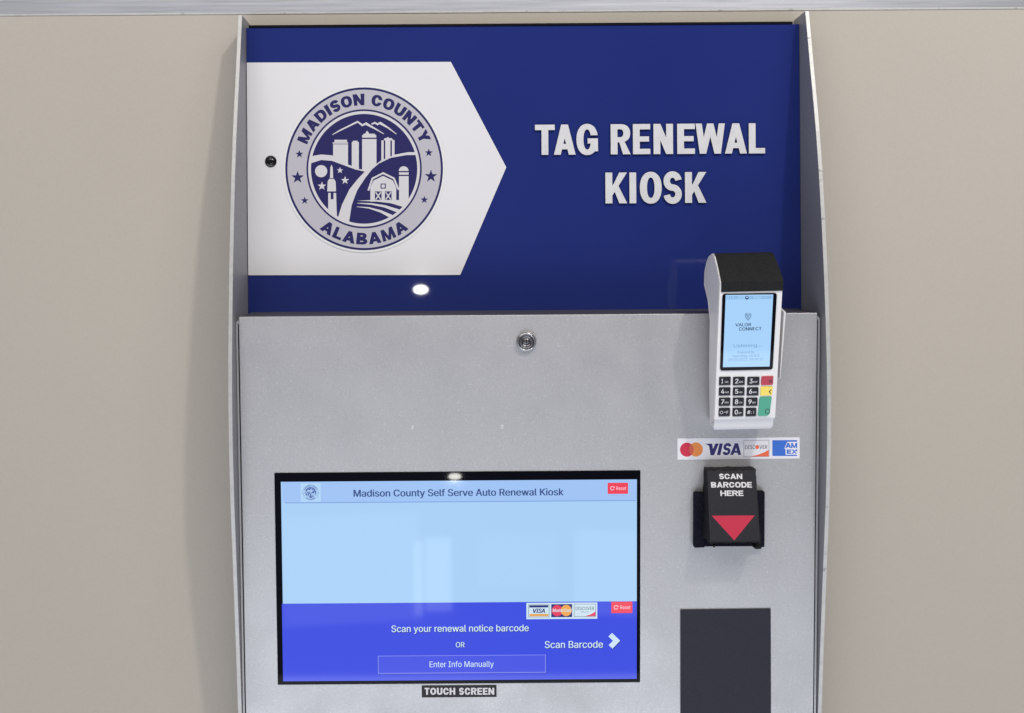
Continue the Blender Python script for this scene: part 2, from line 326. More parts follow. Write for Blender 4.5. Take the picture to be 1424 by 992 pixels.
# ------------------------------------------------------------------ lettering
GLYPHS = {}
_D = """#,440,242 0 326 509 377 509 294 0|10 140 19 192 400 192 391 140|64 0 147 509 198 509 115 0|40 316 49 368 429 368 421 316;*,453,201 223 206 331 114 272 89 315 186 365 89 415 114 459 206 400 201 509 250 509 246 400 337 459 362 415 266 365 362 315 337 272 246 331 250 223;.,188,95 -4 83 -3 73 1 63 9 55 18 51 29 50 41 51 53 55 64 63 73 73 81 83 85 95 87 107 85 118 81 128 73 135 64 140 53 141 41 140 29 135 18 128 9 118 1 107 -3;/,249,235 533 71 -76 14 -76 178 533;0,453,227 -7 191 -3 158 7 130 24 105 48 85 77 69 113 57 155 50 202 48 254 50 306 57 353 69 395 85 431 106 461 130 484 159 502 191 512 227 516 262 512 295 502 323 484 348 461 368 431 384 395 396 353 403 306 405 254 403 202 396 155 384 113 368 77 348 48 323 24 295 7 263 -3|227 50 250 52 271 60 290 74 306 92 320 116 330 144 338 176 342 213 344 254 342 295 338 332 330 365 320 393 306 416 290 435 271 449 250 457 227 460 203 457 182 449 163 435 147 416 134 393 123 365 115 332 111 295 109 254 111 213 115 176 123 144 134 116 147 92 163 74 182 60 203 52;1,453,76 0 76 55 391 55 391 0|276 509 276 0 212 0 212 448 209 448 86 358 86 427 198 509;2,453,64 0 64 47 234 229 282 282 311 327 320 371 319 389 315 405 308 419 298 431 287 441 273 449 224 460 205 458 188 454 172 447 159 438 148 427 139 413 132 398 128 381 127 362 66 362 68 391 75 418 86 442 102 464 121 482 143 496 168 507 196 513 225 516 254 513 281 507 306 497 328 482 346 465 361 445 372 423 379 398 381 372 371 318 336 259 267 180 153 60 153 57 389 57 389 0;3,453,218 -7 188 -5 159 1 133 10 108 22 88 38 70 57 57 79 48 104 44 132 109 132 112 115 118 100 126 87 137 76 150 66 165 59 219 50 275 61 291 69 304 80 315 93 323 108 328 125 329 145 328 163 323 180 316 196 306 211 292 223 275 234 254 241 229 246 201 248 157 248 157 299 288 448 288 452 70 452 70 509 372 509 372 461 211 278 211 289 247 290 279 286 308 276 333 262 354 244 371 222 383 198 391 173 393 145 390 116 383 90 370 66 354 45 333 27 309 12 281 2 251 -5;4,453,40 105 40 158 247 509 311 509 109 166 109 163 413 163 413 105|282 0 282 121 282 146 282 318 343 318 343 0;5,453,221 -7 192 -5 165 1 140 11 118 25 99 41 83 60 71 82 63 105 60 130 122 130 125 115 130 102 138 89 173 60 221 50 241 51 259 56 276 64 291 75 304 89 314 104 322 122 326 141 328 162 326 183 321 203 314 221 303 237 290 251 275 262 257 270 238 275 218 277 167 268 128 246 67 253 96 509 366 509 366 452 151 452 134 301 136 301 178 325 229 334 252 332 274 328 294 321 313 311 330 299 345 285 358 269 370 251 379 231 386 210 390 187 391 163 388 132 381 102 369 76 352 52 332 32 309 15 282 3 253 -4;6,453,226 -7 196 -4 168 3 142 15 119 31 100 51 84 74 73 101 66 130 64 162 65 187 71 212 80 239 137 340 252 509 322 509 151 261 145 261 165 288 196 307 235 314 265 312 291 305 316 295 337 280 355 262 370 240 380 215 387 187 389 157 387 127 379 98 368 73 352 50 333 30 310 14 284 3 257 -4|226 48 245 50 263 55 279 63 293 73 304 86 314 101 322 119 326 137 327 157 326 178 322 196 314 213 304 228 293 241 279 251 263 259 245 264 226 265 207 264 190 259 174 252 160 241 148 229 138 214 131 197 126 179 125 158 126 138 131 119 138 102 148 86 160 73 174 63 190 55 207 50;7,453,97 0 323 448 323 452 62 452 62 509 391 509 391 449 165 0;8,453,226 -7 193 -5 163 1 136 11 111 25 91 42 74 62 62 84 54 109 52 135 53 156 58 176 65 195 75 212 87 228 101 241 117 252 134 260 153 265 153 267 129 276 109 289 93 308 80 330 73 354 70 380 73 405 79 429 90 450 106 469 124 485 146 498 170 508 197 514 226 516 255 514 282 508 306 498 328 485 346 469 361 450 373 429 379 405 382 380 379 354 372 330 359 308 343 289 323 276 300 267 300 265 319 260 335 252 351 241 365 228 377 212 387 195 395 176 399 156 401 135 398 109 391 84 378 62 362 42 341 25 317 11 289 1 259 -5|226 49 248 50 267 54 285 60 300 69 313 79 323 91 331 106 335 121 337 139 335 157 330 173 322 189 312 202 298 213 283 223 265 230 247 234 226 235 206 234 187 230 169 223 154 213 140 202 130 189 122 173 117 157 115 139 117 121 121 106 129 91 139 79 152 69 167 60 185 54 205 50|226 290 274 300 287 308 298 318 307 330 314 344 318 359 319 376 318 392 314 407 308 420 299 432 288 442 275 449 226 460 177 449 164 442 153 432 145 420 138 407 134 392 133 376 134 359 138 344 145 330 154 318 165 308 178 300;9,453,226 516 256 513 285 506 310 494 333 478 352 458 368 434 380 408 387 378 389 347 387 322 382 296 373 270 315 168 200 0 130 0 301 248 307 248 287 221 257 202 218 195 188 197 161 203 137 214 116 229 98 247 83 269 72 294 66 321 64 352 66 382 73 411 85 436 101 459 120 479 143 494 168 506 196 513|226 460 207 459 190 454 174 446 160 435 148 423 138 407 131 390 127 372 125 352 127 331 131 313 138 295 148 280 160 268 174 257 190 250 207 245 226 243 245 245 263 249 279 257 293 267 305 280 314 295 322 312 326 330 327 350 326 371 322 390 314 407 305 422 293 435 279 446 263 454 245 459;:,188,95 -4 83 -3 73 1 63 9 55 18 51 29 50 41 51 53 55 64 63 73 73 81 83 85 95 87 107 85 118 81 128 73 135 64 140 53 141 41 140 29 135 18 128 9 118 1 107 -3|95 271 83 272 73 277 63 284 55 294 51 304 50 316 51 328 55 339 63 349 73 356 83 360 95 362 107 360 118 356 128 349 135 339 140 328 141 316 140 304 135 294 128 284 118 277 107 272;A,480,16 0 201 509 276 509 463 0 395 0 287 302 264 372 232 478 245 478 213 371 191 302 85 0|110 142 110 199 370 199 370 142;B,456,60 0 60 509 241 509 274 507 304 501 329 491 350 477 367 461 381 442 390 421 396 398 398 374 397 353 393 336 387 320 356 286 315 267 315 262 331 260 347 254 363 245 378 234 391 220 402 203 411 184 416 161 418 136 416 111 410 88 400 67 386 48 368 31 344 18 317 8 284 2 247 0|125 57 245 57 281 60 309 67 330 80 344 96 353 115 355 137 354 153 350 169 342 184 333 197 320 209 306 218 289 225 269 229 248 231 125 231|125 285 238 285 288 296 302 304 314 314 323 326 330 340 335 355 336 372 333 393 326 412 313 429 294 442 270 449 240 452 125 452;C,510,267 -7 225 -3 186 7 150 25 119 49 92 79 70 115 53 157 44 203 40 254 44 305 53 352 70 393 92 429 119 459 150 484 186 501 225 512 267 516 340 504 362 496 383 485 402 471 419 456 435 438 448 418 459 397 467 373 473 348 408 348 389 395 357 428 315 449 267 456 237 453 209 445 184 432 161 414 141 391 125 364 113 332 106 295 103 254 106 213 113 177 125 145 141 117 161 94 184 76 210 63 237 56 267 53 315 60 357 81 389 114 408 160 473 160 467 135 459 112 448 91 435 71 420 53 402 38 383 24 363 13 341 5 317 -2 293 -6;D,502,219 0 96 0 96 57 215 57 254 60 288 68 318 81 343 99 363 122 379 149 390 181 397 216 399 255 397 294 390 329 379 361 364 388 344 410 320 428 291 441 258 449 221 452 93 452 93 509 225 509 273 505 315 495 353 478 385 455 412 426 433 391 449 351 458 306 462 255 458 205 449 159 433 119 411 83 384 54 351 31 312 14 268 3|125 509 125 0 60 0 60 509;E,419,60 0 60 509 372 509 372 452 125 452 125 286 355 286 355 229 125 229 125 57 375 57 375 0;F,410,60 0 60 509 369 509 369 452 125 452 125 278 346 278 346 221 125 221 125 0;G,520,269 -7 225 -3 185 7 149 25 118 49 91 79 69 116 53 157 43 203 40 254 43 305 53 352 69 393 91 429 117 459 149 484 184 501 223 512 265 516 291 514 316 510 340 504 363 494 384 483 403 469 421 453 436 436 449 416 460 395 468 373 474 349 408 349 387 393 356 427 315 448 265 456 236 453 209 445 183 432 160 414 141 392 125 364 113 332 106 295 103 254 106 213 113 177 125 145 141 117 161 95 184 76 210 63 238 56 269 53 296 55 322 61 345 71 365 85 382 102 396 123 407 147 413 173 415 202 434 199 283 199 283 256 478 256 478 200 475 160 466 124 451 91 431 62 406 38 377 19 344 5 308 -4;H,517,60 0 60 509 125 509 125 289 392 289 392 509 457 509 457 0 392 0 392 232 125 232 125 0;I,301,31 0 31 57 118 57 118 452 31 452 31 509 269 509 269 452 183 452 183 57 269 57 269 0;J,396,185 -7 143 -2 106 11 75 33 52 63 38 100 33 145 33 173 98 173 98 145 100 117 108 93 122 74 139 61 160 53 185 50 209 53 230 61 248 74 261 93 269 117 272 145 272 509 336 509 336 145 332 100 318 63 294 33 263 11 227 -2;K,467,104 145 104 216 139 261 174 303 212 344 364 509 448 509 231 276 228 276|60 0 60 509 125 509 125 334 124 225 125 193 125 0|372 0 188 259 228 309 449 0;L,393,60 0 60 509 125 509 125 57 361 57 361 0;M,628,60 0 60 509 152 509 277 187 287 159 299 123 311 84 322 49 307 49 318 83 330 121 342 158 352 187 476 509 568 509 568 0 504 0 504 291 504 327 505 369 506 413 507 457 513 457 498 409 482 363 467 322 456 291 342 0 286 0 170 291 159 321 145 361 129 408 112 457 119 457 120 416 121 372 122 328 122 291 122 0;N,523,60 0 60 509 136 509 343 183 363 151 388 107 414 55 405 54 401 108 399 157 399 195 399 509 463 509 463 0 387 0 202 290 177 331 148 381 108 452 119 454 122 384 124 328 125 291 125 0;O,533,267 -7 225 -3 186 7 150 25 119 49 92 79 70 115 53 157 44 203 40 254 44 305 53 352 70 393 92 429 119 459 150 484 186 501 225 512 267 516 309 512 348 501 384 484 415 459 442 429 464 393 480 352 490 305 493 254 490 203 480 157 464 115 442 79 415 49 384 25 348 7 309 -3|267 53 296 55 324 63 349 76 372 94 392 116 408 144 420 176 428 213 430 254 428 295 420 332 408 365 392 392 372 415 349 433 324 446 296 453 267 456 237 453 210 445 184 433 161 415 142 392 125 364 113 332 106 295 103 254 106 213 113 176 125 144 142 117 161 94 184 76 210 63 237 55;P,445,60 0 60 509 235 509 272 506 305 499 332 487 356 471 375 452 390 430 400 404 407 377 409 348 407 318 400 291 390 265 375 243 356 223 332 207 305 195 272 188 235 186 109 186 109 242 233 242 257 244 279 248 297 256 312 266 324 279 333 294 339 310 343 328 344 348 343 367 339 385 333 402 324 416 312 428 297 439 279 446 257 451 232 452 125 452 125 0;Q,533,245 159 313 159 369 85 384 65 468 -48 401 -48 346 27 331 46|267 -7 225 -3 186 7 150 25 119 49 92 79 70 115 53 157 44 203 40 254 44 305 53 352 70 393 92 429 119 459 150 484 186 501 225 512 267 516 309 512 348 501 384 484 415 459 442 429 464 393 480 352 490 305 493 254 490 203 480 157 464 115 442 79 415 49 384 25 348 7 309 -3|267 53 296 55 324 63 349 76 372 94 392 116 408 144 420 176 428 213 430 254 428 295 420 332 408 365 392 392 372 415 349 433 324 446 296 453 267 456 237 453 210 445 184 433 161 415 142 392 125 364 113 332 106 295 103 254 106 213 113 176 125 144 142 117 161 94 184 76 210 63 237 55;R,449,60 0 60 509 236 509 273 506 305 500 333 489 356 473 376 455 390 433 401 408 407 381 409 352 407 323 401 296 390 271 376 250 356 232 333 217 305 206 273 200 236 198 96 198 96 255 234 255 258 256 280 260 298 267 313 276 325 287 334 300 340 316 344 333 345 352 344 371 340 389 334 405 325 419 313 430 298 440 279 446 258 451 233 452 125 452 125 0|353 0 230 229 303 229 428 0;S,447,224 -9 188 -7 156 -1 128 9 102 23 81 40 64 60 51 83 42 109 38 137 104 137 108 118 114 102 123 88 136 76 150 66 166 59 224 49 246 50 267 54 286 60 303 69 317 79 329 92 338 106 344 122 346 139 344 154 340 168 332 179 296 205 245 222 184 239 145 253 112 269 86 289 67 313 56 341 52 372 54 400 62 425 75 448 92 468 113 484 138 498 165 508 195 514 227 516 259 514 289 508 316 498 340 484 360 468 377 449 390 427 398 403 401 378 337 378 332 402 320 421 302 437 280 449 254 456 225 459 204 457 185 454 167 448 152 440 139 430 129 418 121 405 117 391 115 376 117 359 122 345 131 334 169 308 212 293 264 279 312 264 359 238 395 198 402 180 407 161 408 139 406 112 399 87 386 64 370 43 349 25 323 11 294 0 261 -7;T,449,32 452 32 509 417 509 417 452 257 452 257 0 193 0 193 452;U,517,259 -8 220 -6 186 2 154 15 126 33 103 55 85 80 71 108 63 140 60 173 60 509 124 509 124 178 126 155 132 133 141 113 153 95 169 80 187 68 208 59 232 53 259 52 285 53 309 59 331 68 349 80 364 95 377 113 385 133 391 155 393 178 393 509 457 509 457 173 454 140 446 108 433 80 414 55 391 33 363 15 332 2 297 -6;V,480,204 0 16 509 84 509 192 206 215 137 248 31 235 31 267 138 290 206 395 509 463 509 278 0;W,686,155 0 16 509 82 509 163 196 175 145 187 94 197 40 189 40 200 94 211 145 224 196 306 509 380 509 462 196 474 145 486 94 497 40 488 40 499 94 510 145 523 196 603 509 670 509 530 0 455 0 368 323 351 391 336 475 350 475 335 395 318 323 230 0;X,474,18 0 217 284 217 236 29 509 104 509 178 400 204 361 223 329 243 292 232 292 252 329 272 361 298 400 374 509 446 509 259 239 259 287 456 0 382 0 292 129 268 165 250 195 230 231 244 231 225 196 206 166 182 129 91 0;Y,472,203 0 203 208 16 509 91 509 192 344 222 292 250 230 224 230 251 293 280 344 381 509 455 509 268 208 268 0;Z,438,42 0 42 46 273 385 306 431 341 476 348 454 285 452 223 452 40 452 40 509 397 509 397 462 169 129 134 81 97 33 90 54 152 57 214 57 399 57 399 0;a,389,160 -9 137 -7 115 -3 94 5 76 15 60 29 48 45 38 63 32 84 30 108 32 128 36 146 43 161 53 174 64 184 78 193 125 211 178 220 234 227 265 235 271 240 274 246 276 255 276 257 267 297 240 322 196 331 149 322 118 301 100 274 41 291 51 313 64 331 79 346 95 358 114 368 133 375 194 384 239 379 286 360 300 350 312 336 322 320 330 301 335 278 337 251 337 0 277 0 277 52 272 52 252 25 215 1|170 45 192 47 211 51 228 59 242 68 254 80 263 93 270 108 274 122 276 138 276 190 259 182 231 176 200 171 175 168 134 159 103 139 97 130 93 118 92 105 102 72 130 52;b,424,229 -8 208 -7 189 -3 172 4 138 31 118 59 112 59 112 0 53 0 53 509 114 509 114 319 118 319 137 346 171 373 188 379 207 383 229 384 259 382 287 374 313 361 335 342 354 320 370 293 381 261 388 227 390 189 388 151 381 116 370 84 355 57 336 34 313 16 288 3 260 -6|220 47 242 49 262 55 279 66 294 80 306 97 316 117 323 139 327 163 328 189 327 215 323 239 316 261 307 281 295 298 280 311 262 322 243 328 220 330 198 328 178 322 161 312 147 299 134 282 125 263 118 241 114 216 113 189 114 162 118 138 125 115 135 95 147 78 162 65 179 55 198 49;c,396,207 -8 174 -5 144 3 117 16 93 35 72 58 56 85 44 116 37 150 34 187 37 225 44 260 56 291 72 318 93 341 117 360 144 374 174 382 207 384 260 377 305 356 340 322 362 277 303 262 290 289 270 311 242 325 207 330 184 328 163 321 145 310 130 296 118 278 108 258 102 236 98 212 96 187 98 163 102 139 108 117 118 97 130 80 145 66 163 55 184 49 207 46 243 52 271 66 292 89 304 117 363 102 341 56 306 21 261 -1;d,424,195 -8 165 -6 137 3 111 16 89 34 70 57 55 84 43 116 36 151 34 189 36 227 43 261 55 293 70 320 89 342 112 361 137 374 165 382 196 384 218 383 237 379 253 373 287 346 306 319 311 319 311 509 372 509 372 0 313 0 313 59 307 59 287 31 252 4 236 -3 217 -7|205 47 226 49 246 55 263 65 278 78 290 95 299 115 306 138 310 162 312 189 310 216 306 241 300 263 290 282 278 299 263 312 246 322 227 328 205 330 182 328 162 322 145 311 130 298 118 281 108 261 102 239 98 215 96 189 98 163 102 139 109 117 118 97 130 80 145 66 162 55 182 49;e,404,212 -8 177 -5 145 3 117 16 92 35 72 58 56 85 44 116 37 150 34 187 36 224 44 258 55 290 71 317 91 340 115 359 142 373 172 382 205 384 266 374 285 366 303 355 319 341 334 324 347 305 357 282 365 256 370 227 371 194 371 169 75 169 75 221 338 221 310 202 308 226 304 248 298 269 288 286 277 301 263 314 246 323 227 328 205 330 183 328 164 323 146 313 131 301 119 286 109 270 102 251 97 231 96 211 96 178 98 151 102 127 110 106 121 88 135 73 151 61 169 53 190 48 212 46 254 53 285 73 306 105 365 91 358 72 348 55 335 39 320 26 302 14 283 4 261 -3 237 -7;f,254,228 379 228 327 6 327 6 379|81 0 81 432 82 452 87 470 96 486 107 499 120 510 135 519 187 530 222 527 243 521 227 468 215 472 195 474 178 472 164 468 154 460 147 449 143 435 142 419 142 0;g,425,207 -151 180 -149 156 -146 134 -140 82 -110 51 -69 101 -41 122 -66 154 -88 207 -97 236 -95 261 -87 282 -75 298 -58 308 -34 311 -6 311 68 306 68 287 41 252 16 236 10 217 6 195 5 165 7 138 14 113 27 90 43 71 65 55 90 43 120 36 154 34 191 36 229 43 263 55 293 71 320 90 342 112 361 138 374 166 382 196 384 218 383 237 379 253 373 288 346 308 319 313 319 313 379 372 379 372 -9 370 -40 363 -67 350 -90 334 -109 314 -124 291 -136 265 -144 237 -149|205 59 227 61 246 66 264 75 278 87 290 103 300 121 307 142 311 166 312 193 311 219 307 242 300 264 291 283 279 299 264 312 247 322 227 328 205 330 182 328 163 322 145 312 130 298 118 282 109 262 102 241 98 218 96 193 98 167 102 144 109 123 118 104 131 88 145 76 163 66 183 61;i,167,53 0 53 379 114 379 114 0|84 443 73 444 63 448 54 455 47 463 43 472 41 483 43 494 47 504 54 512 63 518 73 522 84 524 95 522 105 518 114 512 121 504 125 494 126 483 125 472 121 463 114 455 105 448 95 444;k,381,110 137 110 212 121 212 284 379 360 379 184 199 177 199|53 0 53 509 114 509 114 0|294 0 148 186 191 229 372 0;l,189,139 -2 112 0 91 8 74 20 62 37 55 59 53 84 53 509 114 509 114 99 120 62 126 57 135 53 146 52 160 53 170 54 181 3 162 -1;n,410,114 227 114 0 53 0 53 379 112 379 112 287 102 287 116 319 132 344 152 362 175 374 200 382 227 384 252 383 275 377 295 369 313 356 328 340 341 321 350 298 355 271 357 240 357 0 296 0 296 235 293 263 286 286 273 304 256 318 235 326 210 329 192 328 176 324 161 317 147 308 136 297 126 283 119 266 115 248;o,415,207 -8 174 -5 144 3 117 16 93 35 72 58 56 85 44 116 37 150 34 187 37 225 44 260 56 291 72 318 93 341 117 360 144 374 174 382 207 384 241 382 271 374 299 360 323 341 343 318 359 291 371 260 379 225 381 187 379 150 371 116 359 85 343 58 323 35 299 16 271 3 241 -5|207 46 231 49 252 55 270 66 285 80 298 97 307 117 314 139 318 163 319 187 318 212 314 236 307 258 298 278 285 296 270 310 252 321 231 328 207 330 184 328 163 321 145 310 130 296 118 278 108 258 102 236 98 212 96 187 98 163 102 139 108 117 118 97 130 80 145 66 163 55 184 49;r,259,53 0 53 379 112 379 112 321 115 321 124 339 137 354 152 367 171 377 191 383 213 385 229 384 243 384 243 322 230 324 207 326 190 324 174 321 159 315 146 306 135 296 126 284 119 269 115 254 114 237 114 0;s,365,182 -8 157 -7 133 -3 112 3 93 12 76 24 62 38 50 54 41 73 36 94 94 107 101 87 111 72 124 60 141 52 160 47 181 45 206 47 227 53 244 62 258 74 265 88 268 103 266 115 262 126 254 136 243 144 229 150 212 155 149 170 118 180 92 192 72 208 58 227 50 249 47 274 49 295 55 314 65 332 79 347 95 360 115 370 137 378 161 383 187 384 212 383 234 379 254 372 271 363 286 352 299 339 324 290 268 277 262 291 254 304 243 316 228 325 210 331 187 333 166 331 147 326 131 317 119 305 111 292 109 277 110 264 115 253 124 243 172 223 229 209 261 200 287 187 306 171 320 153 328 131 331 107 329 85 323 65 312 47 298 31 281 18 260 6 236 -2 210 -7;t,227,204 379 204 327 6 327 6 379|65 471 126 471 126 98 127 83 130 70 136 61 144 55 156 51 170 50 185 51 202 54 213 2 192 -3 168 -4 138 -1 113 7 92 21 77 41 68 64 65 93;u,410,182 -5 158 -3 135 2 115 11 97 23 82 39 69 59 60 82 54 109 53 139 53 379 114 379 114 144 116 117 124 94 137 75 154 61 175 53 200 50 218 51 234 55 249 62 263 71 274 83 283 97 290 113 295 132 296 153 296 379 357 379 357 0 298 0 298 92 307 92 294 60 277 35 257 17 234 5 209 -3;v,389,163 0 17 379 84 379 165 155 187 87 206 21 184 21 203 87 224 155 305 379 371 379 226 0;w,567,138 0 23 379 87 379 133 214 154 137 175 41 165 41 186 135 206 214 252 379 316 379 362 214 382 136 402 41 391 41 413 135 434 214 480 379 545 379 429 0 368 0 319 172 305 225 291 280 277 338 291 338 277 280 263 225 248 172 199 0;y,389,47 -139 61 -86 71 -87 104 -89 130 -74 151 -36 163 -1 17 379 84 379 165 155 187 87 206 21 184 21 202 87 224 155 305 379 371 379 204 -58 177 -107 139 -136 91 -145 65 -143; ,188,"""
for _g in _D.split(';'):
    _c, _adv, _r = _g.split(',', 2)
    GLYPHS[_c] = (int(_adv), [[(float(a), float(b)) for a, b in zip(q.split()[0::2], q.split()[1::2])] for q in _r.split('|') if q])
CAP = max(p[1] for p in GLYPHS['H'][1][0])


def L(mat_, pos=(), neg=(), add=(), font=()):
    return dict(m=mat_, pos=list(pos), neg=list(neg), add=list(add), font=list(font))


def text_w(s):
    return sum(GLYPHS[c][0] for c in s if c in GLYPHS)


def text(pl, s, m, xl, xr, yb, cap, bold=0.0, h=0.0, shear=0.0, dx=0, dy=0):
    """layers of a line of light sans text fitted between two pixel columns, baseline yb"""
    a0, b0 = pl.loc(xl + dx, yb + dy, h)
    a1, b1 = pl.loc(xr + dx, yb + dy, h)
    b = (b0 + b1) / 2
    ch = pl.loc((xl + xr) / 2, yb + dy - cap, h)[1] - pl.loc((xl + xr) / 2, yb + dy, h)[1]
    first = min(p[0] for c in GLYPHS[s[0]][1] for p in c)
    last = GLYPHS[s[-1]][0] - max(p[0] for c in GLYPHS[s[-1]][1] for p in c)
    kx = (a1 - a0) / (text_w(s) - first - last)
    ky = ch / CAP
    out = []
    offs = [0.0] if not bold else [-bold, 0.0, bold]
    x = -first
    for c in s:
        adv, cs = GLYPHS[c]
        for o in offs:
            if cs:
                out.append(L(m, font=[[(a0 + kx * (x + p[0] + o * 1000 + shear * p[1]), b + ky * p[1]) for p in q] for q in cs]))
        x += adv
    return out


def rect(x0, y0, x1, y1):
    return [(x0, y0), (x1, y0), (x1, y1), (x0, y1)]


def sup(x0, y0, x1, y1, p=2.2, n=40, a0=0, a1=360):
    cx, cy, rx, ry = (x0 + x1) / 2, (y0 + y1) / 2, (x1 - x0) / 2, (y1 - y0) / 2
    out = []
    for i in range(n + (0 if a1 - a0 >= 360 else 1)):
        t = R(a0 + (a1 - a0) * i / n)
        c, s = math.cos(t), math.sin(t)
        out.append((cx + rx * math.copysign(abs(c) ** (2 / p), c), cy + ry * math.copysign(abs(s) ** (2 / p), s)))
    return out


def circ(cx, cy, rx, ry=None, n=48):
    ry = rx if ry is None else ry
    return [(cx + rx * math.cos(2 * math.pi * i / n), cy + ry * math.sin(2 * math.pi * i / n)) for i in range(n)]


def ribbon(pts, wd):
    """quads along a polyline of given width (number or list)"""
    n = len(pts)
    wd = wd if isinstance(wd, (list, tuple)) else [wd] * n
    nr = []
    for i in range(n):
        p, q = pts[max(0, i - 1)], pts[min(n - 1, i + 1)]
        t = Vector((q[0] - p[0], q[1] - p[1])).normalized()
        nv = Vector((-t.y, t.x))
        if 0 < i < n - 1:
            t1 = Vector((pts[i][0] - p[0], pts[i][1] - p[1])).normalized()
            k = nv.dot(Vector((-t1.y, t1.x)))
            nv = nv / max(k, .5)
        nr.append(nv)
    l_ = [(p[0] + v.x * w / 2, p[1] + v.y * w / 2) for p, v, w in zip(pts, nr, wd)]
    r_ = [(p[0] - v.x * w / 2, p[1] - v.y * w / 2) for p, v, w in zip(pts, nr, wd)]
    return [[l_[i], l_[i + 1], r_[i + 1], r_[i]] for i in range(n - 1)]


def star(cx, cy, r, k=.40):
    return [(cx + (r if i % 2 == 0 else r * k) * math.sin(math.pi * i / 5), cy - (r if i % 2 == 0 else r * k) * math.cos(math.pi * i / 5)) for i in range(10)]


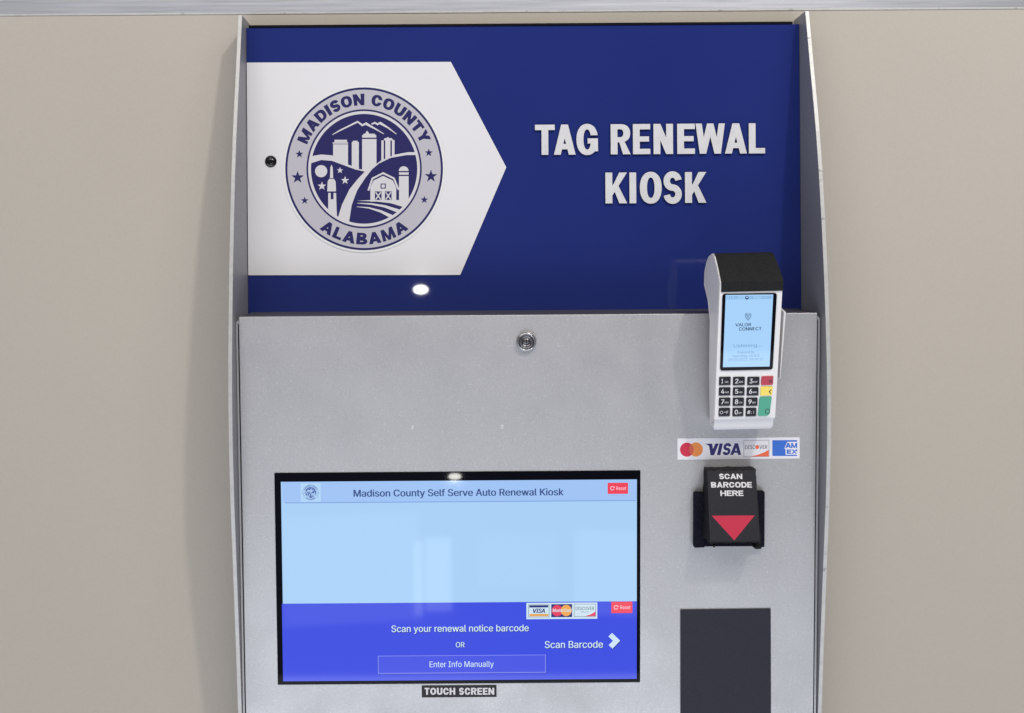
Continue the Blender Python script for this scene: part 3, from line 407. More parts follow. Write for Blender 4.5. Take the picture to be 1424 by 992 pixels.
def heavy(c, w, s, b):
    """one heavy block capital, height 1, width w, stem s, bar b -> pos, neg, add"""
    e = .02
    if c == 'I':
        return [rect(0, 0, w, 1)], [], []
    if c == 'T':
        return [rect(0, 1 - b, w, 1), rect((w - s) / 2, 0, (w + s) / 2, 1)], [], []
    if c == 'L':
        return [rect(0, 0, s, 1), rect(0, 0, w, b)], [], []
    if c == 'E':
        return [rect(0, 0, s, 1), rect(0, 0, w, b), rect(0, 1 - b, w, 1), rect(0, .5 - b * .46, w * .93, .5 + b * .50)], [], []
    if c == 'H':
        return [rect(0, 0, s, 1), rect(w - s, 0, w, 1), rect(0, .5 - b / 2, w, .5 + b / 2)], [], []
    if c == 'N':
        k = s * 1.02
        return [rect(0, 0, s, 1), rect(w - s, 0, w, 1), [(0, 1), (k, 1), (w, 0), (w - k, 0)]], [], []
    if c == 'M':
        k = s * .98
        return [rect(0, 0, s * .85, 1), rect(w - s * .85, 0, w, 1), [(0, 1), (k, 1), (w / 2 + k * .36, 0), (w / 2 - k * .36, 0)],
                [(w, 1), (w - k, 1), (w / 2 - k * .36, 0), (w / 2 + k * .36, 0)]], [], []
    if c == 'W':
        q, k = w / 4, s * .47
        return [[(0, 1), (s * .92, 1), (q + k, 0), (q - k, 0)], [(2 * q - k, 1), (2 * q + k, 1), (q + k, 0), (q - k, 0)],
                [(2 * q - k, 1), (2 * q + k, 1), (3 * q + k, 0), (3 * q - k, 0)], [(w, 1), (w - s * .92, 1), (3 * q - k, 0), (3 * q + k, 0)]], [], []
    if c == 'V':
        return [[(0, 1), (s, 1), (w / 2 + s * .5, 0), (w / 2 - s * .5, 0)], [(w, 1), (w - s, 1), (w / 2 - s * .5, 0), (w / 2 + s * .5, 0)]], [], []
    if c == 'A':
        k = s * .5
        return [[(0, 0), (s, 0), (w / 2 + k, 1), (w / 2 - k, 1)], [(w, 0), (w - s, 0), (w / 2 - k, 1), (w / 2 + k, 1)], rect(w * .2, .18, w * .8, .18 + b)], [], []
    if c == 'K':
        k = s * 1.12
        return [rect(0, 0, s, 1), [(s * .6, .36), (w - k, 1), (w, 1), (s * .9, .22)], [(s * .98, .58), (s * 1.55, .72), (w, 0), (w - k, 0)]], [], []
    if c == 'X':
        k = s * 1.1
        return [[(0, 1), (k, 1), (w, 0), (w - k, 0)], [(w, 1), (w - k, 1), (0, 0), (k, 0)]], [], []
    if c == 'Y':
        return [rect((w - s) / 2, 0, (w + s) / 2, .5), [(0, 1), (s * 1.05, 1), (w / 2 + s / 2, .42), (w / 2 - s / 2, .42)],
                [(w, 1), (w - s * 1.05, 1), (w / 2 - s / 2, .42), (w / 2 + s / 2, .42)]], [], []
    if c == 'O':
        return [sup(0, 0, w, 1)], [sup(s, b, w - s, 1 - b)], []
    if c == 'C':
        return [sup(0, 0, w, 1)], [sup(s, b, w - s, 1 - b), rect(w - s * 1.25, .385, w + e, .615)], []
    if c == 'G':
        return [sup(0, 0, w, 1)], [sup(s, b, w - s, 1 - b), rect(w - s * 1.25, .40, w + e, .635)], [rect(w * .52, .37, w, .37 + b * .92), [(w - s * .80, .12), (w, .12), (w, .5), (w - s * .80, .5)]]
    if c == 'U':
        o = sup(0, 0, w, .9, 2.6, 24, 180, 360)
        i = sup(s, b, w - s, .9, 2.4, 24, 180, 360)
        return [o + [(w, 1), (0, 1)]], [i + [(w - s, 1 + e), (s, 1 + e)]], []
    if c == 'D':
        o = [(0, 0), (w * .42, 0)] + sup(w * .42 - (w * .58), 0, w, 1, 2.4, 20, -90, 90) + [(w * .42, 1), (0, 1)]
        i = [(s, b), (w * .42, b)] + sup(w * .42 - (w * .58 - s), b, w - s, 1 - b, 2.4, 20, -90, 90) + [(w * .42, 1 - b), (s, 1 - b)]
        return [o], [i], []
    if c in 'BRP':
        def bowl(y0, y1, ww):
            x = ww * .5
            return ([(0, y0), (x, y0)] + sup(2 * x - ww, y0, ww, y1, 2.3, 16, -90, 90) + [(x, y1), (0, y1)],
                    [(s, y0 + b * .95), (x, y0 + b * .95)] + sup(2 * x - (ww - s), y0 + b * .95, ww - s, y1 - b * .95, 2.2, 16, -90, 90) + [(x, y1 - b * .95), (s, y1 - b * .95)])
        if c == 'B':
            o1, i1 = bowl(.47, 1, w * .96)
            o2, i2 = bowl(0, .53 + b * .06, w)
            return [o1, o2], [i1, i2], [rect(s * .9, .5 - b * .42, w * .55, .5 + b * .42)]
        o1, i1 = bowl(.40, 1, w)
        if c == 'P':
            return [o1, rect(0, 0, s, 1)], [i1], []
        return [o1, rect(0, 0, s, 1)], [i1], [[(w * .42, .44), (w * .42 + s * .75, .46), (w * 1.02, 0), (w * 1.02 - s * 1.12, 0)]]
    if c == 'S':
        t = (s + b) / 2
        rx, ry = w / 2 - s / 2, .25 - b / 4
        cu, cl = .75 - b / 4, .25 + b / 4
        pts = [(w / 2 + rx * math.cos(R(a)), cu + ry * math.sin(R(a))) for a in range(8, 271, 14)]
        pts += [(w / 2 + rx * math.cos(R(a)), cl + ry * math.sin(R(a))) for a in range(80, -181, -14)]
        return ribbon(pts, t), [], []
    raise KeyError(c)


def xf(polys, f):
    return [[f(x, y) for x, y in p] for p in polys]


def hletter(pl, c, m, x0, x1, yt, yb, s, b, h=0.0, shear=0.0):
    a0, b0 = pl.loc(x0, yb, h)
    a1, _ = pl.loc(x1, yb, h)
    _, b1 = pl.loc(x0, yt, h)
    H = b1 - b0
    w = (a1 - a0) / H
    P, N, A = heavy(c, w, s, b)
    f = lambda x, y: (a0 + (x + shear * y) * H, b0 + y * H)
    return L(m, xf(P, f), xf(N, f), xf(A, f))


HW = {'I': .36, 'T': .86, 'L': .78, 'E': .84, 'H': 1.0, 'N': 1.02, 'M': 1.18, 'A': 1.06, 'O': 1.04, 'C': .98, 'U': .98, 'D': .98, 'B': .96, 'R': .98, 'S': .88, 'Y': 1.0, ' ': .40}


def hline(pl, s, m, xl, xr, yt, yb, st, br, gap=.10, h=0.0):
    """a line of heavy capitals fitted between two pixel columns"""
    tot = sum(HW[c] for c in s) + gap * (len(s) - 1)
    k = (xr - xl) / tot
    x, out = xl, []
    for c in s:
        if c != ' ':
            out.append(hletter(pl, c, m, x, x + HW[c] * k, yt, yb, st, br, h))
        x += (HW[c] + gap) * k
    return out


# ------------------------------------------------------------------ mesh building
def winding(P, q):
    q = np.asarray(q)
    r = np.roll(q, -1, 0)
    w = np.zeros(len(P), int)
    for (x0, y0), (x1, y1) in zip(q, r):
        up = (y0 <= P[:, 1]) & (y1 > P[:, 1])
        dn = (y0 > P[:, 1]) & (y1 <= P[:, 1])
        if not (up.any() or dn.any()):
            continue
        s = (x1 - x0) * (P[:, 1] - y0) - (P[:, 0] - x0) * (y1 - y0)
        w += (up & (s > 0)).astype(int) - (dn & (s < 0)).astype(int)
    return w


def inside(P, l):
    r = np.zeros(len(P), bool)
    allp = [q for k in ('pos', 'add', 'font') for q in l[k]]
    if not allp:
        return r
    f = np.vstack([np.asarray(q) for q in allp])
    lo, hi = f.min(0), f.max(0)
    idx = np.where(((P >= lo) & (P <= hi)).all(1))[0]
    if not len(idx):
        return r
    S = P[idx]
    a = np.zeros(len(S), bool)
    for q in l['pos']:
        a |= winding(S, q) != 0
    for q in l['neg']:
        a &= winding(S, q) == 0
    for q in l['add']:
        a |= winding(S, q) != 0
    if l['font']:
        wn = np.zeros(len(S), int)
        for q in l['font']:
            wn += winding(S, q)
        a |= wn != 0
    r[idx] = a
    return r


class MB:
    def __init__(s):
        s.v, s.f, s.m, s.mats, s.sm = [], [], [], [], []

    def mi(s, m):
        if m not in s.mats:
            s.mats.append(m)
        return s.mats.index(m)

    def face(s, idx, m, smooth=False):
        s.f.append(idx)
        s.m.append(s.mi(m))
        s.sm.append(smooth)

    def art(s, pl, layers, h, thick=0.0, side=None):
        """flat printed art: the layers are painted in order on one triangulated sheet"""
        vs_, es, idx = [], [], {}
        for l in layers:
            for k in ('pos', 'neg', 'add', 'font'):
                for q in l[k]:
                    ids = []
                    for p in q:
                        key = (round(p[0] * 1e6), round(p[1] * 1e6))
                        if key not in idx:
                            idx[key] = len(vs_)
                            vs_.append(Vector((p[0] * 1000, p[1] * 1000)))
                        ids.append(idx[key])
                    for a, b in zip(ids, ids[1:] + ids[:1]):
                        if a != b:
                            es.append((a, b))
        V, _, F, *_ = delaunay_2d_cdt(vs_, es, [], 0, 1e-4)
        VA = np.array([tuple(x) for x in V]) / 1000
        FA = np.array([tuple(f) for f in F if len(f) == 3])
        C = VA[FA].mean(1)
        which = -np.ones(len(C), int)
        for i, l in enumerate(layers):
            which[inside(C, l)] = i
        base = len(s.v)
        used = {}
        edges = {}
        for f, k in zip(FA, which):
            if k < 0:
                continue
            p = VA[f]
            ar = (p[1][0] - p[0][0]) * (p[2][1] - p[0][1]) - (p[2][0] - p[0][0]) * (p[1][1] - p[0][1])
            if abs(ar) < 1e-13:
                continue
            f = list(f) if ar > 0 else list(f[::-1])
            ids = []
            for q in f:
                if q not in used:
                    used[q] = len(s.v)
                    s.v.append(pl.w(VA[q][0], VA[q][1], h))
                ids.append(used[q])
            s.face(ids, layers[k]['m'])
            if thick:
                for a, b in zip(f, f[1:] + f[:1]):
                    if (b, a) in edges:
                        del edges[(b, a)]
                    else:
                        edges[(a, b)] = layers[k]['m']
        if thick:
            low = {}
            for (a, b), m in edges.items():
                for q in (a, b):
                    if q not in low:
                        low[q] = len(s.v)
                        s.v.append(pl.w(VA[q][0], VA[q][1], h - thick))
                s.face([used[b], used[a], low[a], low[b]], side or m)
        return s

    def prism(s, pl, poly, h0, h1, m, top=None, inset=0.0, cap0=True, smooth=False):
        """polygon (counter-clockwise, plane coordinates) extruded from h0 up to h1; inset shrinks the top"""
        n = len(poly)
        cx = sum(p[0] for p in poly) / n
        cy = sum(p[1] for p in poly) / n
        b = len(s.v)
        for p in poly:
            s.v.append(pl.w(p[0], p[1], h0))
        for p in poly:
            d = Vector((p[0] - cx, p[1] - cy))
            k = max(0, 1 - inset / max(d.length, 1e-6))
            s.v.append(pl.w(cx + d.x * k, cy + d.y * k, h1))
        for i in range(n):
            j = (i + 1) % n
            s.face([b + i, b + j, b + n + j, b + n + i], m, smooth)
        s.face([b + n + i for i in range(n)], top or m)
        if cap0:
            s.face([b + i for i in range(n)][::-1], m)
        return s

    def box(s, x0, y0, z0, x1, y1, z1, m):
        b = len(s.v)
        for z in (z0, z1):
            for x, y in ((x0, y0), (x1, y0), (x1, y1), (x0, y1)):
                s.v.append(Vector((x, y, z)))
        for f in ((3, 2, 1, 0), (4, 5, 6, 7), (0, 1, 5, 4), (1, 2, 6, 5), (2, 3, 7, 6), (3, 0, 4, 7)):
            s.face([b + i for i in f], m)
        return s

    def lathe(s, pl, c, prof, m, n=40):
        """turned shape round the plane's normal; prof is a list of (radius, height[, material])"""
        rows = []
        for p in prof:
            b = len(s.v)
            for i in range(n):
                t = 2 * math.pi * i / n
                s.v.append(pl.w(c[0] + p[0] * math.cos(t), c[1] + p[0] * math.sin(t), p[1]))
            rows.append(b)
        for k in range(len(prof) - 1):
            mm = prof[k + 1][2] if len(prof[k + 1]) > 2 else m
            for i in range(n):
                j = (i + 1) % n
                s.face([rows[k] + i, rows[k] + j, rows[k + 1] + j, rows[k + 1] + i], mm, True)
        mm = prof[-1][2] if len(prof[-1]) > 2 else m
        s.face([rows[-1] + i for i in range(n)], mm)
        return s

    def build(s, name, parent=None, bevel=0.0, seg=2, angle=40):
        root = Vector((0, 0, 0))
        p = parent
        while p is not None:
            root = root + Vector(p.location)
            p = p.parent
        me = bpy.data.meshes.new(name)
        me.from_pydata([tuple(v - root) for v in s.v], [], s.f)
        for m in s.mats:
            me.materials.append(m)
        me.polygons.foreach_set('material_index', s.m)
        me.polygons.foreach_set('use_smooth', s.sm)
        me.update()
        o = bpy.data.objects.new(name, me)
        scene.collection.objects.link(o)
        if parent is not None:
            o.parent = parent
        if bevel:
            bv = o.modifiers.new('bevel', 'BEVEL')
            bv.width = bevel
            bv.segments = seg
            bv.limit_method = 'ANGLE'
            bv.angle_limit = R(angle)
            bv.harden_normals = False
            me.polygons.foreach_set('use_smooth', [True] * len(me.polygons))
            wn = o.modifiers.new('normals', 'WEIGHTED_NORMAL')
            wn.keep_sharp = False
        return o


def thing(name, loc, label, cat, group=None):
    o = bpy.data.objects.new(name, None)
    o.empty_display_size = 0.05
    scene.collection.objects.link(o)
    o.location = loc
    o['label'] = label
    o['category'] = cat
    if group:
        o['group'] = group
    return o


def pxrect(pl, x0, y0, x1, y1, h=0.0):
    """axis-aligned rectangle on a plane whose middle edges fit the given pixels"""
    mx, my = (x0 + x1) / 2, (y0 + y1) / 2
    a0, a1 = pl.loc(x0, my, h)[0], pl.loc(x1, my, h)[0]
    b1, b0 = pl.loc(mx, y0, h)[1], pl.loc(mx, y1, h)[1]
    return rect(a0, b0, a1, b1)


def pxpoly(pl, pts, h=0.0):
    return [pl.loc(x, y, h) for x, y in pts]


def rounded(poly, r, n=5):
    """round the corners of a convex polygon"""
    out = []
    m = len(poly)
    for i in range(m):
        p0, p, p1 = Vector(poly[i - 1]), Vector(poly[i]), Vector(poly[(i + 1) % m])
        d0, d1 = (p0 - p), (p1 - p)
        rr = min(r, d0.length * .45, d1.length * .45)
        a, b = p + d0.normalized() * rr, p + d1.normalized() * rr
        for k in range(n + 1):
            t = k / n
            out.append(tuple(a * (1 - t) ** 2 + p * 2 * t * (1 - t) + b * t * t))
    return out


# ------------------------------------------------------------------ wall
WALL_Y = 0.024
zr = at(712, 17.5, WALL_Y).z
wall = MB().box(-3.2, WALL_Y, -2.4, 3.2, WALL_Y + .12, zr, M_wall).build('wall')
wall['label'] = 'plain beige painted partition wall behind the kiosk with a metal rail along its top'
wall['category'] = 'wall'
rail = MB()
rail.box(-3.2, WALL_Y - .0012, zr, 3.2, WALL_Y + .126, zr + .0024, M_edge)  # pale lip, the highlight line under the rail put in as colour
rail.box(-3.2, WALL_Y - .0006, zr + .0024, 3.2, WALL_Y + .124, zr + .075, M_rail)
rail.build('top_rail', wall)

# ------------------------------------------------------------------ kiosk
XL = SIGN.w(*SIGN.loc(343.5, 232)).x
XR = SIGN.w(*SIGN.loc(1113.2, 230)).x
XC = (XL + XR) / 2
KZ = at(734, 1260, -0.03).z
kiosk = thing('self_service_kiosk', (XC, WALL_Y, KZ),
              'tall silver self service kiosk with a blue sign and a lit touch screen', 'kiosk')

PROF = [(18.5, .024), (55, .033), (95, .042), (140, .053), (185, .063), (240, .0725), (310, .0815), (380, .089), (440, .0935), (500, .097),
        (560, .098), (620, .0965), (700, .090), (780, .080), (850, .0715), (910, .064), (990, .0555), (1080, .046), (1180, .037), (1260, .031)]
yz = [(-d, at(732, py, -d).z) for py, d in PROF]
for x0, x1 in ((XL - .0048, XL), (XR, XR + .0048)):
    b = MB()
    n = len(yz)
    base = 0
    for x in (x0, x1):
        for y, z in yz:
            b.v.append(Vector((x, y, z)))
        for y, z in yz:
            b.v.append(Vector((x, WALL_Y - .001, z)))
    for i in range(n - 1):
        b.face([i, n + i, n + i + 1, i + 1][::-1], M_side_shaded)
        o_ = 2 * n
        b.face([o_ + i, o_ + n + i, o_ + n + i + 1, o_ + i + 1], M_side_shaded)
        b.face([i, i + 1, o_ + i + 1, o_ + i], M_edge)
    b.face([0, 2 * n, 3 * n, n], M_side_shaded)
    b.face([n - 1, 2 * n - 1, 4 * n - 1, 3 * n - 1], M_side_shaded)
    b.build('side_panel', kiosk)

# header sign
zt, zb = at(728, 36.5, 0).z, at(728, 452, 0).z
hs = MB().box(XL + .0006, 0, zb, XR - .0006, .014, zt, M_blue).build('header_sign', kiosk)
MB().box(XL + .004, -.0015, zt + .0004, XR - .010, .016, zt + .0034, M_dark).build('gap_shadow_strip', hs)  # dark bar put in for the gap and edge shadow above the sign
arrow = [(343.9, 87.6), (344.0, 383), (640, 382.6), (704, 233), (627, 86.6)]
al = pxpoly(SIGN, arrow)
al[0] = (XL + .0010, al[0][1])
al[1] = (XL + .0010, al[1][1])
al[0] = (al[0][0], (al[0][1] + al[4][1]) / 2 + .0005)
MB().art(SIGN, [L(M_white, [al])], .0016, .0015).build('white_arrow_panel', hs)

# raised letters
Q = lambda x: 720 + x / 3.956
W_ = lambda y: 140 + y / 3.956
rows = [('TAG RENEWAL', [(95, 203), (198, 317), (322, 440), None, (510, 617), (632, 727), (745, 852), (875, 972), (976, 1137), (1137, 1257), (1268, 1357)], 131.5, 297),
        ('KIOSK', [(481, 600), (613, 650), (670, 790), (798, 902), (918, 1035)], 397, 566)]
for s_, xs, yt, yb in rows:
    for c, xr_ in zip(s_, xs):
        if xr_ is None:
            continue
        mid = (xr_[0] + xr_[1]) / 2
        dy = -(mid - 726) * math.tan(ROLL)
        ov = 3 if c in 'OGS' else 0
        l = hletter(SIGN, c, M_letter, Q(xr_[0]), Q(xr_[1]), W_(yt + dy - ov), W_(yb + dy + ov), .225, .178)
        MB().art(SIGN, [l], 0.0034, .0032, M_ledge_letter_shade).build('sign_letter', hs)  # letter sides coloured dark to give the shadow lines round each letter

# county seal, drawn in a 955 x 992 sheet
Z = 3.673
SZ = lambda x, y: SIGN.loc(380 + x / Z, 100 + y / Z)
SC = (465, 497)


def seal_layers():
    el = lambda r, rx=1.0: circ(SC[0], SC[1], r, r * 1.033, 96)
    W, N, Gy = M_sealwhite, M_navy, M_sealgrey
    out = [L(M_sealedge, [el(413)]), L(N, [el(402)]), L(Gy, [el(391)]), L(N, [el(294)]), L(W, [el(285)]), L(N, [el(271)])]
    rb = lambda pts, w: L(W, ribbon(pts, w))
    pl_ = lambda *pts: L(W, [list(pts)])
    nv = lambda *pts: L(N, [list(pts)])
    out += [rb([(503, 269), (520, 262), (533, 270), (546, 263), (588, 288), (630, 320)], [7, 9, 9, 9, 8, 3]),
            rb([(303, 323), (340, 302), (385, 280), (432, 257), (456, 275), (474, 266), (520, 292), (566, 319)], [3, 7, 8, 9, 10, 10, 8, 3])]
    out += [L(W, [rect(307, 372, 383, 500)]), L(W, [rect(305, 362, 383, 369)]), L(W, [rect(314, 349, 378, 361)]),
            L(W, [rect(402, 360, 438, 510)]), L(W, [rect(408, 354, 432, 361)]),
            L(W, [rect(455, 345, 528, 520)]), L(W, [rect(455, 324, 527, 338)]), pl_((466, 325), (480, 302), (497, 325)), L(W, [rect(462, 318, 520, 326)]),
            L(W, [rect(553, 352, 565, 500)]), L(W, [rect(573, 346, 599, 500)]), L(W, [rect(607, 350, 620, 500)]), pl_((566, 346), (570, 341), (580, 340), (586, 334), (592, 340), (606, 341), (610, 346), (610, 352), (566, 352))]
    # land below the towers
    left = [(190, 470), (245, 452), (300, 456), (360, 478), (420, 500), (468, 511), (430, 552), (390, 602), (352, 680), (332, 745), (250, 800), (150, 700), (150, 520)]
    right = [(745, 426), (680, 427), (600, 441), (540, 470), (505, 500), (470, 545), (430, 606), (402, 680), (385, 790), (560, 800), (760, 700), (790, 500)]
    band = [(180, 452), (200, 432), (245, 424), (300, 428), (340, 446), (386, 476), (440, 498), (470, 502), (500, 492), (550, 456), (620, 425), (690, 412), (745, 412),
            (760, 440), (745, 760), (600, 800), (330, 800), (180, 700)]
    out += [L(W, [band]), L(N, [left]), L(N, [right])]
    out += [L(W, [circ(246, 509, 31)]), L(W, [star(342, 505, 17)]), L(W, [star(368, 556, 22)]), L(W, [star(250, 585, 23)])]
    # rocket
    out += [pl_((299, 476), (305, 490), (307, 542), (320, 562), (322, 612), (277, 612), (279, 562), (291, 542), (293, 490)),
            pl_((282, 620), (322, 620), (327, 760), (282, 760)), nv((295, 620), (309, 620), (309, 652), (295, 652)), L(N, [rect(286, 544, 314, 548)])]
    # barn, silo, field
    out += [rb([(486, 608), (508, 546), (562, 519), (617, 546), (641, 604)], 9), pl_((497, 664), (497, 592), (514, 556), (562, 533), (611, 556), (629, 592), (629, 664)),
            L(N, [rect(549, 572, 576, 598)]), L(W, [rect(554, 577, 571, 593)])]
    for x in (520, 571):
        out += [L(N, [rect(x, 612, x + 34, 657)]), L(W, ribbon([(x + 4, 616), (x + 30, 654)], 6)), L(W, ribbon([(x + 30, 616), (x + 4, 654)], 6))]
    out += [pl_(*([(643, 508)] + [(667 + 25 * math.cos(R(a)), 508 - 24 * math.sin(R(a))) for a in range(180, -1, -15)] + [(692, 508)])),
            L(W, [rect(643, 515, 692, 527)]), L(W, [rect(643, 534, 692, 668)])]
    out += [L(W, [[(428, 660), (500, 656), (700, 656), (720, 690), (660, 690), (600, 672), (520, 663)]]),
            L(W, ribbon([(430, 672), (500, 676), (570, 688), (640, 712), (690, 735)], [2, 8, 12, 18, 22])),
            L(W, ribbon([(428, 690), (490, 696), (550, 714), (600, 738), (640, 770)], [2, 7, 12, 18, 24]))]
    # ring covers what runs past the picture
    out += [L(W, [el(285)], [el(271)]), L(N, [el(294)], [el(285)]), L(Gy, [el(391)], [el(294)])]
    for x, y, r in ((135, 422, 22), (126, 541, 34), (162, 659, 21), (795, 415, 22), (806, 535, 34), (772, 655, 21)):
        out.append(L(N, [star(x, y, r)]))

    def arc_text(s, deg0, deg1, r0, r1, top):
        tot = sum(HW[c] * .90 for c in s) + .12 * (len(s) - 1)
        H, rm = r1 - r0, (r0 + r1) / 2
        x = 0
        for c in s:
            w = HW[c] * .90
            if c != ' ':
                u0, u1 = x / tot, (x + w) / tot
                arcw = abs(deg1 - deg0) / 180 * math.pi * rm / H * (u1 - u0)
                P, Nn, A = heavy(c, arcw, .33, .235)
                def f(gx, gy, u0=u0, u1=u1, arcw=arcw):
                    th = R(deg0 + (deg1 - deg0) * (u0 + (u1 - u0) * gx / arcw))
                    r = (r0 + gy * H) if top else (r1 - gy * H)
                    return (SC[0] + r * math.cos(th), SC[1] - r * 1.033 * math.sin(th))
                out.append(L(N, xf(P, f), xf(Nn, f), xf(A, f)))
            x += w + .12

    arc_text('MADISON COUNTY', 157.5, 23.0, 314, 371, True)
    arc_text('ALABAMA', 232.5, 307.5, 316, 374, False)
    return out


def map_layers(ls, f):
    return [dict(m=l['m'], pos=xf(l['pos'], f), neg=xf(l['neg'], f), add=xf(l['add'], f), font=xf(l['font'], f)) for l in ls]


SEAL = seal_layers()
MB().art(SIGN, map_layers(SEAL, SZ), .0026, .0009, M_sealedge).build('county_seal', hs)
cc = SIGN.loc(377, 225)
MB().lathe(SIGN, cc, [(.0080, .0017), (.0080, .0026), (.0072, .0030), (.0060, .0026), (.0052, .0022), (.0040, .0031), (.0022, .0036)], M_lens).build('camera_lens', hs)

# front door of the lower body
def dz(px, py, h=0.0):
    return DOOR.loc(px, py, h)


a0 = (dz(331, 440)[0] + dz(341.5, 940)[0]) / 2
a1 = (dz(1136.8, 440)[0] + dz(1131.5, 940)[0]) / 2
bt = dz(734, 438)[1]
bb = dz(734, 1260)[1]
MB().prism(DOOR, rect(a0, bb, a1, bt), -.0025, 0, M_silver).build('front_door', kiosk, bevel=.0010)
# rounded liner behind the door, seen as a thin lip on both sides
lx0, lx1 = max(a0 - .0056, XL + .0006 - DOOR.o.x), min(a1 + .0046, XR - .0006 - DOOR.o.x)
fl = rounded(rect(lx0, bb, lx1, bt - .004), .007)
MB().art(DOOR, [L(M_silver, [fl], [rect(a0 - .0019, bb - .01, a1 + .0019, bt - .010)])], -.0030, .012).build('door_liner', kiosk)
MB().prism(DOOR, rect(a0 + .002, bb, a1 - .002, bt - .006), -.048, -.0066, M_dark).build('inner_body', kiosk)
# sloping ledge from the door top back to the sign
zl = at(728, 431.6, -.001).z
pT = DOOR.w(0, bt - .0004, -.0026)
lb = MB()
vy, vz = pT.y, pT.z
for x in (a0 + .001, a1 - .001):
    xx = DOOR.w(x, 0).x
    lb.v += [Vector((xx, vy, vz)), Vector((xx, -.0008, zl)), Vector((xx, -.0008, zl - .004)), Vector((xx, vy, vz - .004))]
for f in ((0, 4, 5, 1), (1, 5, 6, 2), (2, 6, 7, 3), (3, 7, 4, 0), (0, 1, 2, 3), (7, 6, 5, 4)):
    lb.face(list(f), M_ledge_letter_shade)
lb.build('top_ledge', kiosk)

# lock
lk = MB().lathe(DOOR, dz(732, 475.5, .004), [(.0132, .0002), (.0130, .0040), (.0118, .0062), (.0104, .0066), (.0098, .0052), (.0096, .0036)], M_chrome).build('lock', kiosk)
kc = MB().lathe(DOOR, dz(732, 475.0, .004), [(.0094, .0037), (.0094, .0050), (.0086, .0056), (.0052, .0056), (.0050, .0048), (.0046, .0046), (.0040, .0058), (.0020, .0066)], M_brass)
c_ = dz(732, 475, .006)
kc.art(DOOR, [L(M_key_dark, [rect(c_[0] - .0006, c_[1] - .0034, c_[0] + .0006, c_[1] + .0030)])], .0069, .0012)
for q in (30, 150, 270):
    kc.lathe(DOOR, (c_[0] + .0068 * math.cos(R(q)), c_[1] + .0068 * math.sin(R(q))), [(.0010, .0055), (.0009, .0060), (.0004, .0062)], M_key_dark, 10)
kc.build('key_cylinder', lk)
for px, py in ((573.5, 595), (698, 594)):
    MB().lathe(DOOR, dz(px, py), [(.0030, .0001), (.0029, .00035), (.0016, .0005)], M_spot, 24).build('filled_screw', kiosk)

# touch screen
HB, HD = .0012, .0014
ts = MB().prism(DOOR, pxrect(DOOR, 383.7, 656.3, 890.5, 951, HB), -.004, HB, M_bezel).build('touch_screen', kiosk, bevel=.0006)
D = lambda x0, y0, x1, y1: pxrect(DOOR, x0, y0, x1, y1, HD)
T = lambda s, m, xl, xr, yb, cap, bold=0.0, **k: text(DOOR, s, m, xl, xr, yb, cap, bold, HD, **k)
P_ = lambda *pts: pxpoly(DOOR, pts, HD)
dl = [L(G_sky, [D(392.8, 668.6, 885.5, 946)])]
dl += [L(G_head, [D(392.8, 668.6, 885.5, 697.4)]), L(G_line, [D(396, 697.4, 884, 698.5)])]
dl += [L(G_blue, [D(392.8, 838, 885.5, 946)])]
dl += [L(G_badge, [D(418, 672, 446, 698)])]
cx, cy = DOOR.loc(432, 685, HD)
ks = DOOR.loc(443.4, 685, HD)[0] - cx
mini = []
for l in SEAL:
    m = {M_navy: G_seal, M_sealgrey: G_badge, M_sealwhite: G_badge, M_sealedge: G_badge}[l['m']]
    mini.append(dict(l, m=m))
dl += map_layers(mini, lambda x, y: (cx + (x - SC[0]) / 413 * ks, cy - (y - SC[1]) / 427 * ks))
dl += T('Madison County Self Serve Auto Renewal Kiosk', G_navy, 492, 783.5, 690, 9.6, .022)


def reset(x0, y0, x1, y1):
    o = [L(G_red, [rounded(D(x0, y0, x1, y1), .0008)])]
    my = (y0 + y1) / 2
    k = (x1 - x0) / 28.5
    c = P_(*[(x0 + 6.4 * k + 2.5 * k * math.cos(R(a)), my + 2.5 * k * math.sin(R(a))) for a in range(20, 331, 20)])
    o += [L(G_redw, ribbon(c, .0009 * k)), L(G_redw, [P_((x0 + 7.8 * k, my - .4), (x0 + 9.7 * k, my - .4), (x0 + 9.5 * k, my - 3))])]
    o += T('Reset', G_redw, x0 + 12 * k, x1 - 2.6 * k, my + 2.4, 5.0, .003)
    return o


dl += reset(845, 671.6, 873.4, 687)
dl += reset(850, 836.8, 879.4, 852.8)
# card strip on the screen
dl += [L(G_card, [D(732, 838.3, 830.6, 861)])]
dl += [L(G_grey, [D(734.6, 841, 763.8, 858.6)]), L(G_card, [D(735.2, 841.6, 763.2, 858)]), L(G_ink, [D(736, 842, 762.4, 845)]), L(G_gold, [D(736.4, 854, 762.4, 857.2)])]
dl += T('VISA', G_ink, 740.5, 757.5, 852.6, 6.0, .04, shear=.22)
dl += [L(G_ink, [D(766.6, 840.4, 795.6, 858.4)]), L(G_cred, [P_(*circ(774.8, 849.4, 7.6, 7.8, 32))]), L(G_orange, [P_(*circ(787.4, 849.2, 7.6, 7.8, 32))])]
dl += T('MasterCard', G_card, 768.5, 794, 851.2, 4.6, .018, shear=.15)
dl += [L(G_grey, [D(798.2, 840, 828.6, 858)]), L(G_card, [D(798.8, 840.6, 828, 857.4)]), L(G_cred, [P_((813, 857.2), (828, 857), (828, 850.6), (822, 854.4))])]
dl += T('DISCOVER', G_grey, 800.4, 826.2, 848.6, 4.6, .012)
dl += T('Network', G_grey, 808, 819, 852.2, 2.2)
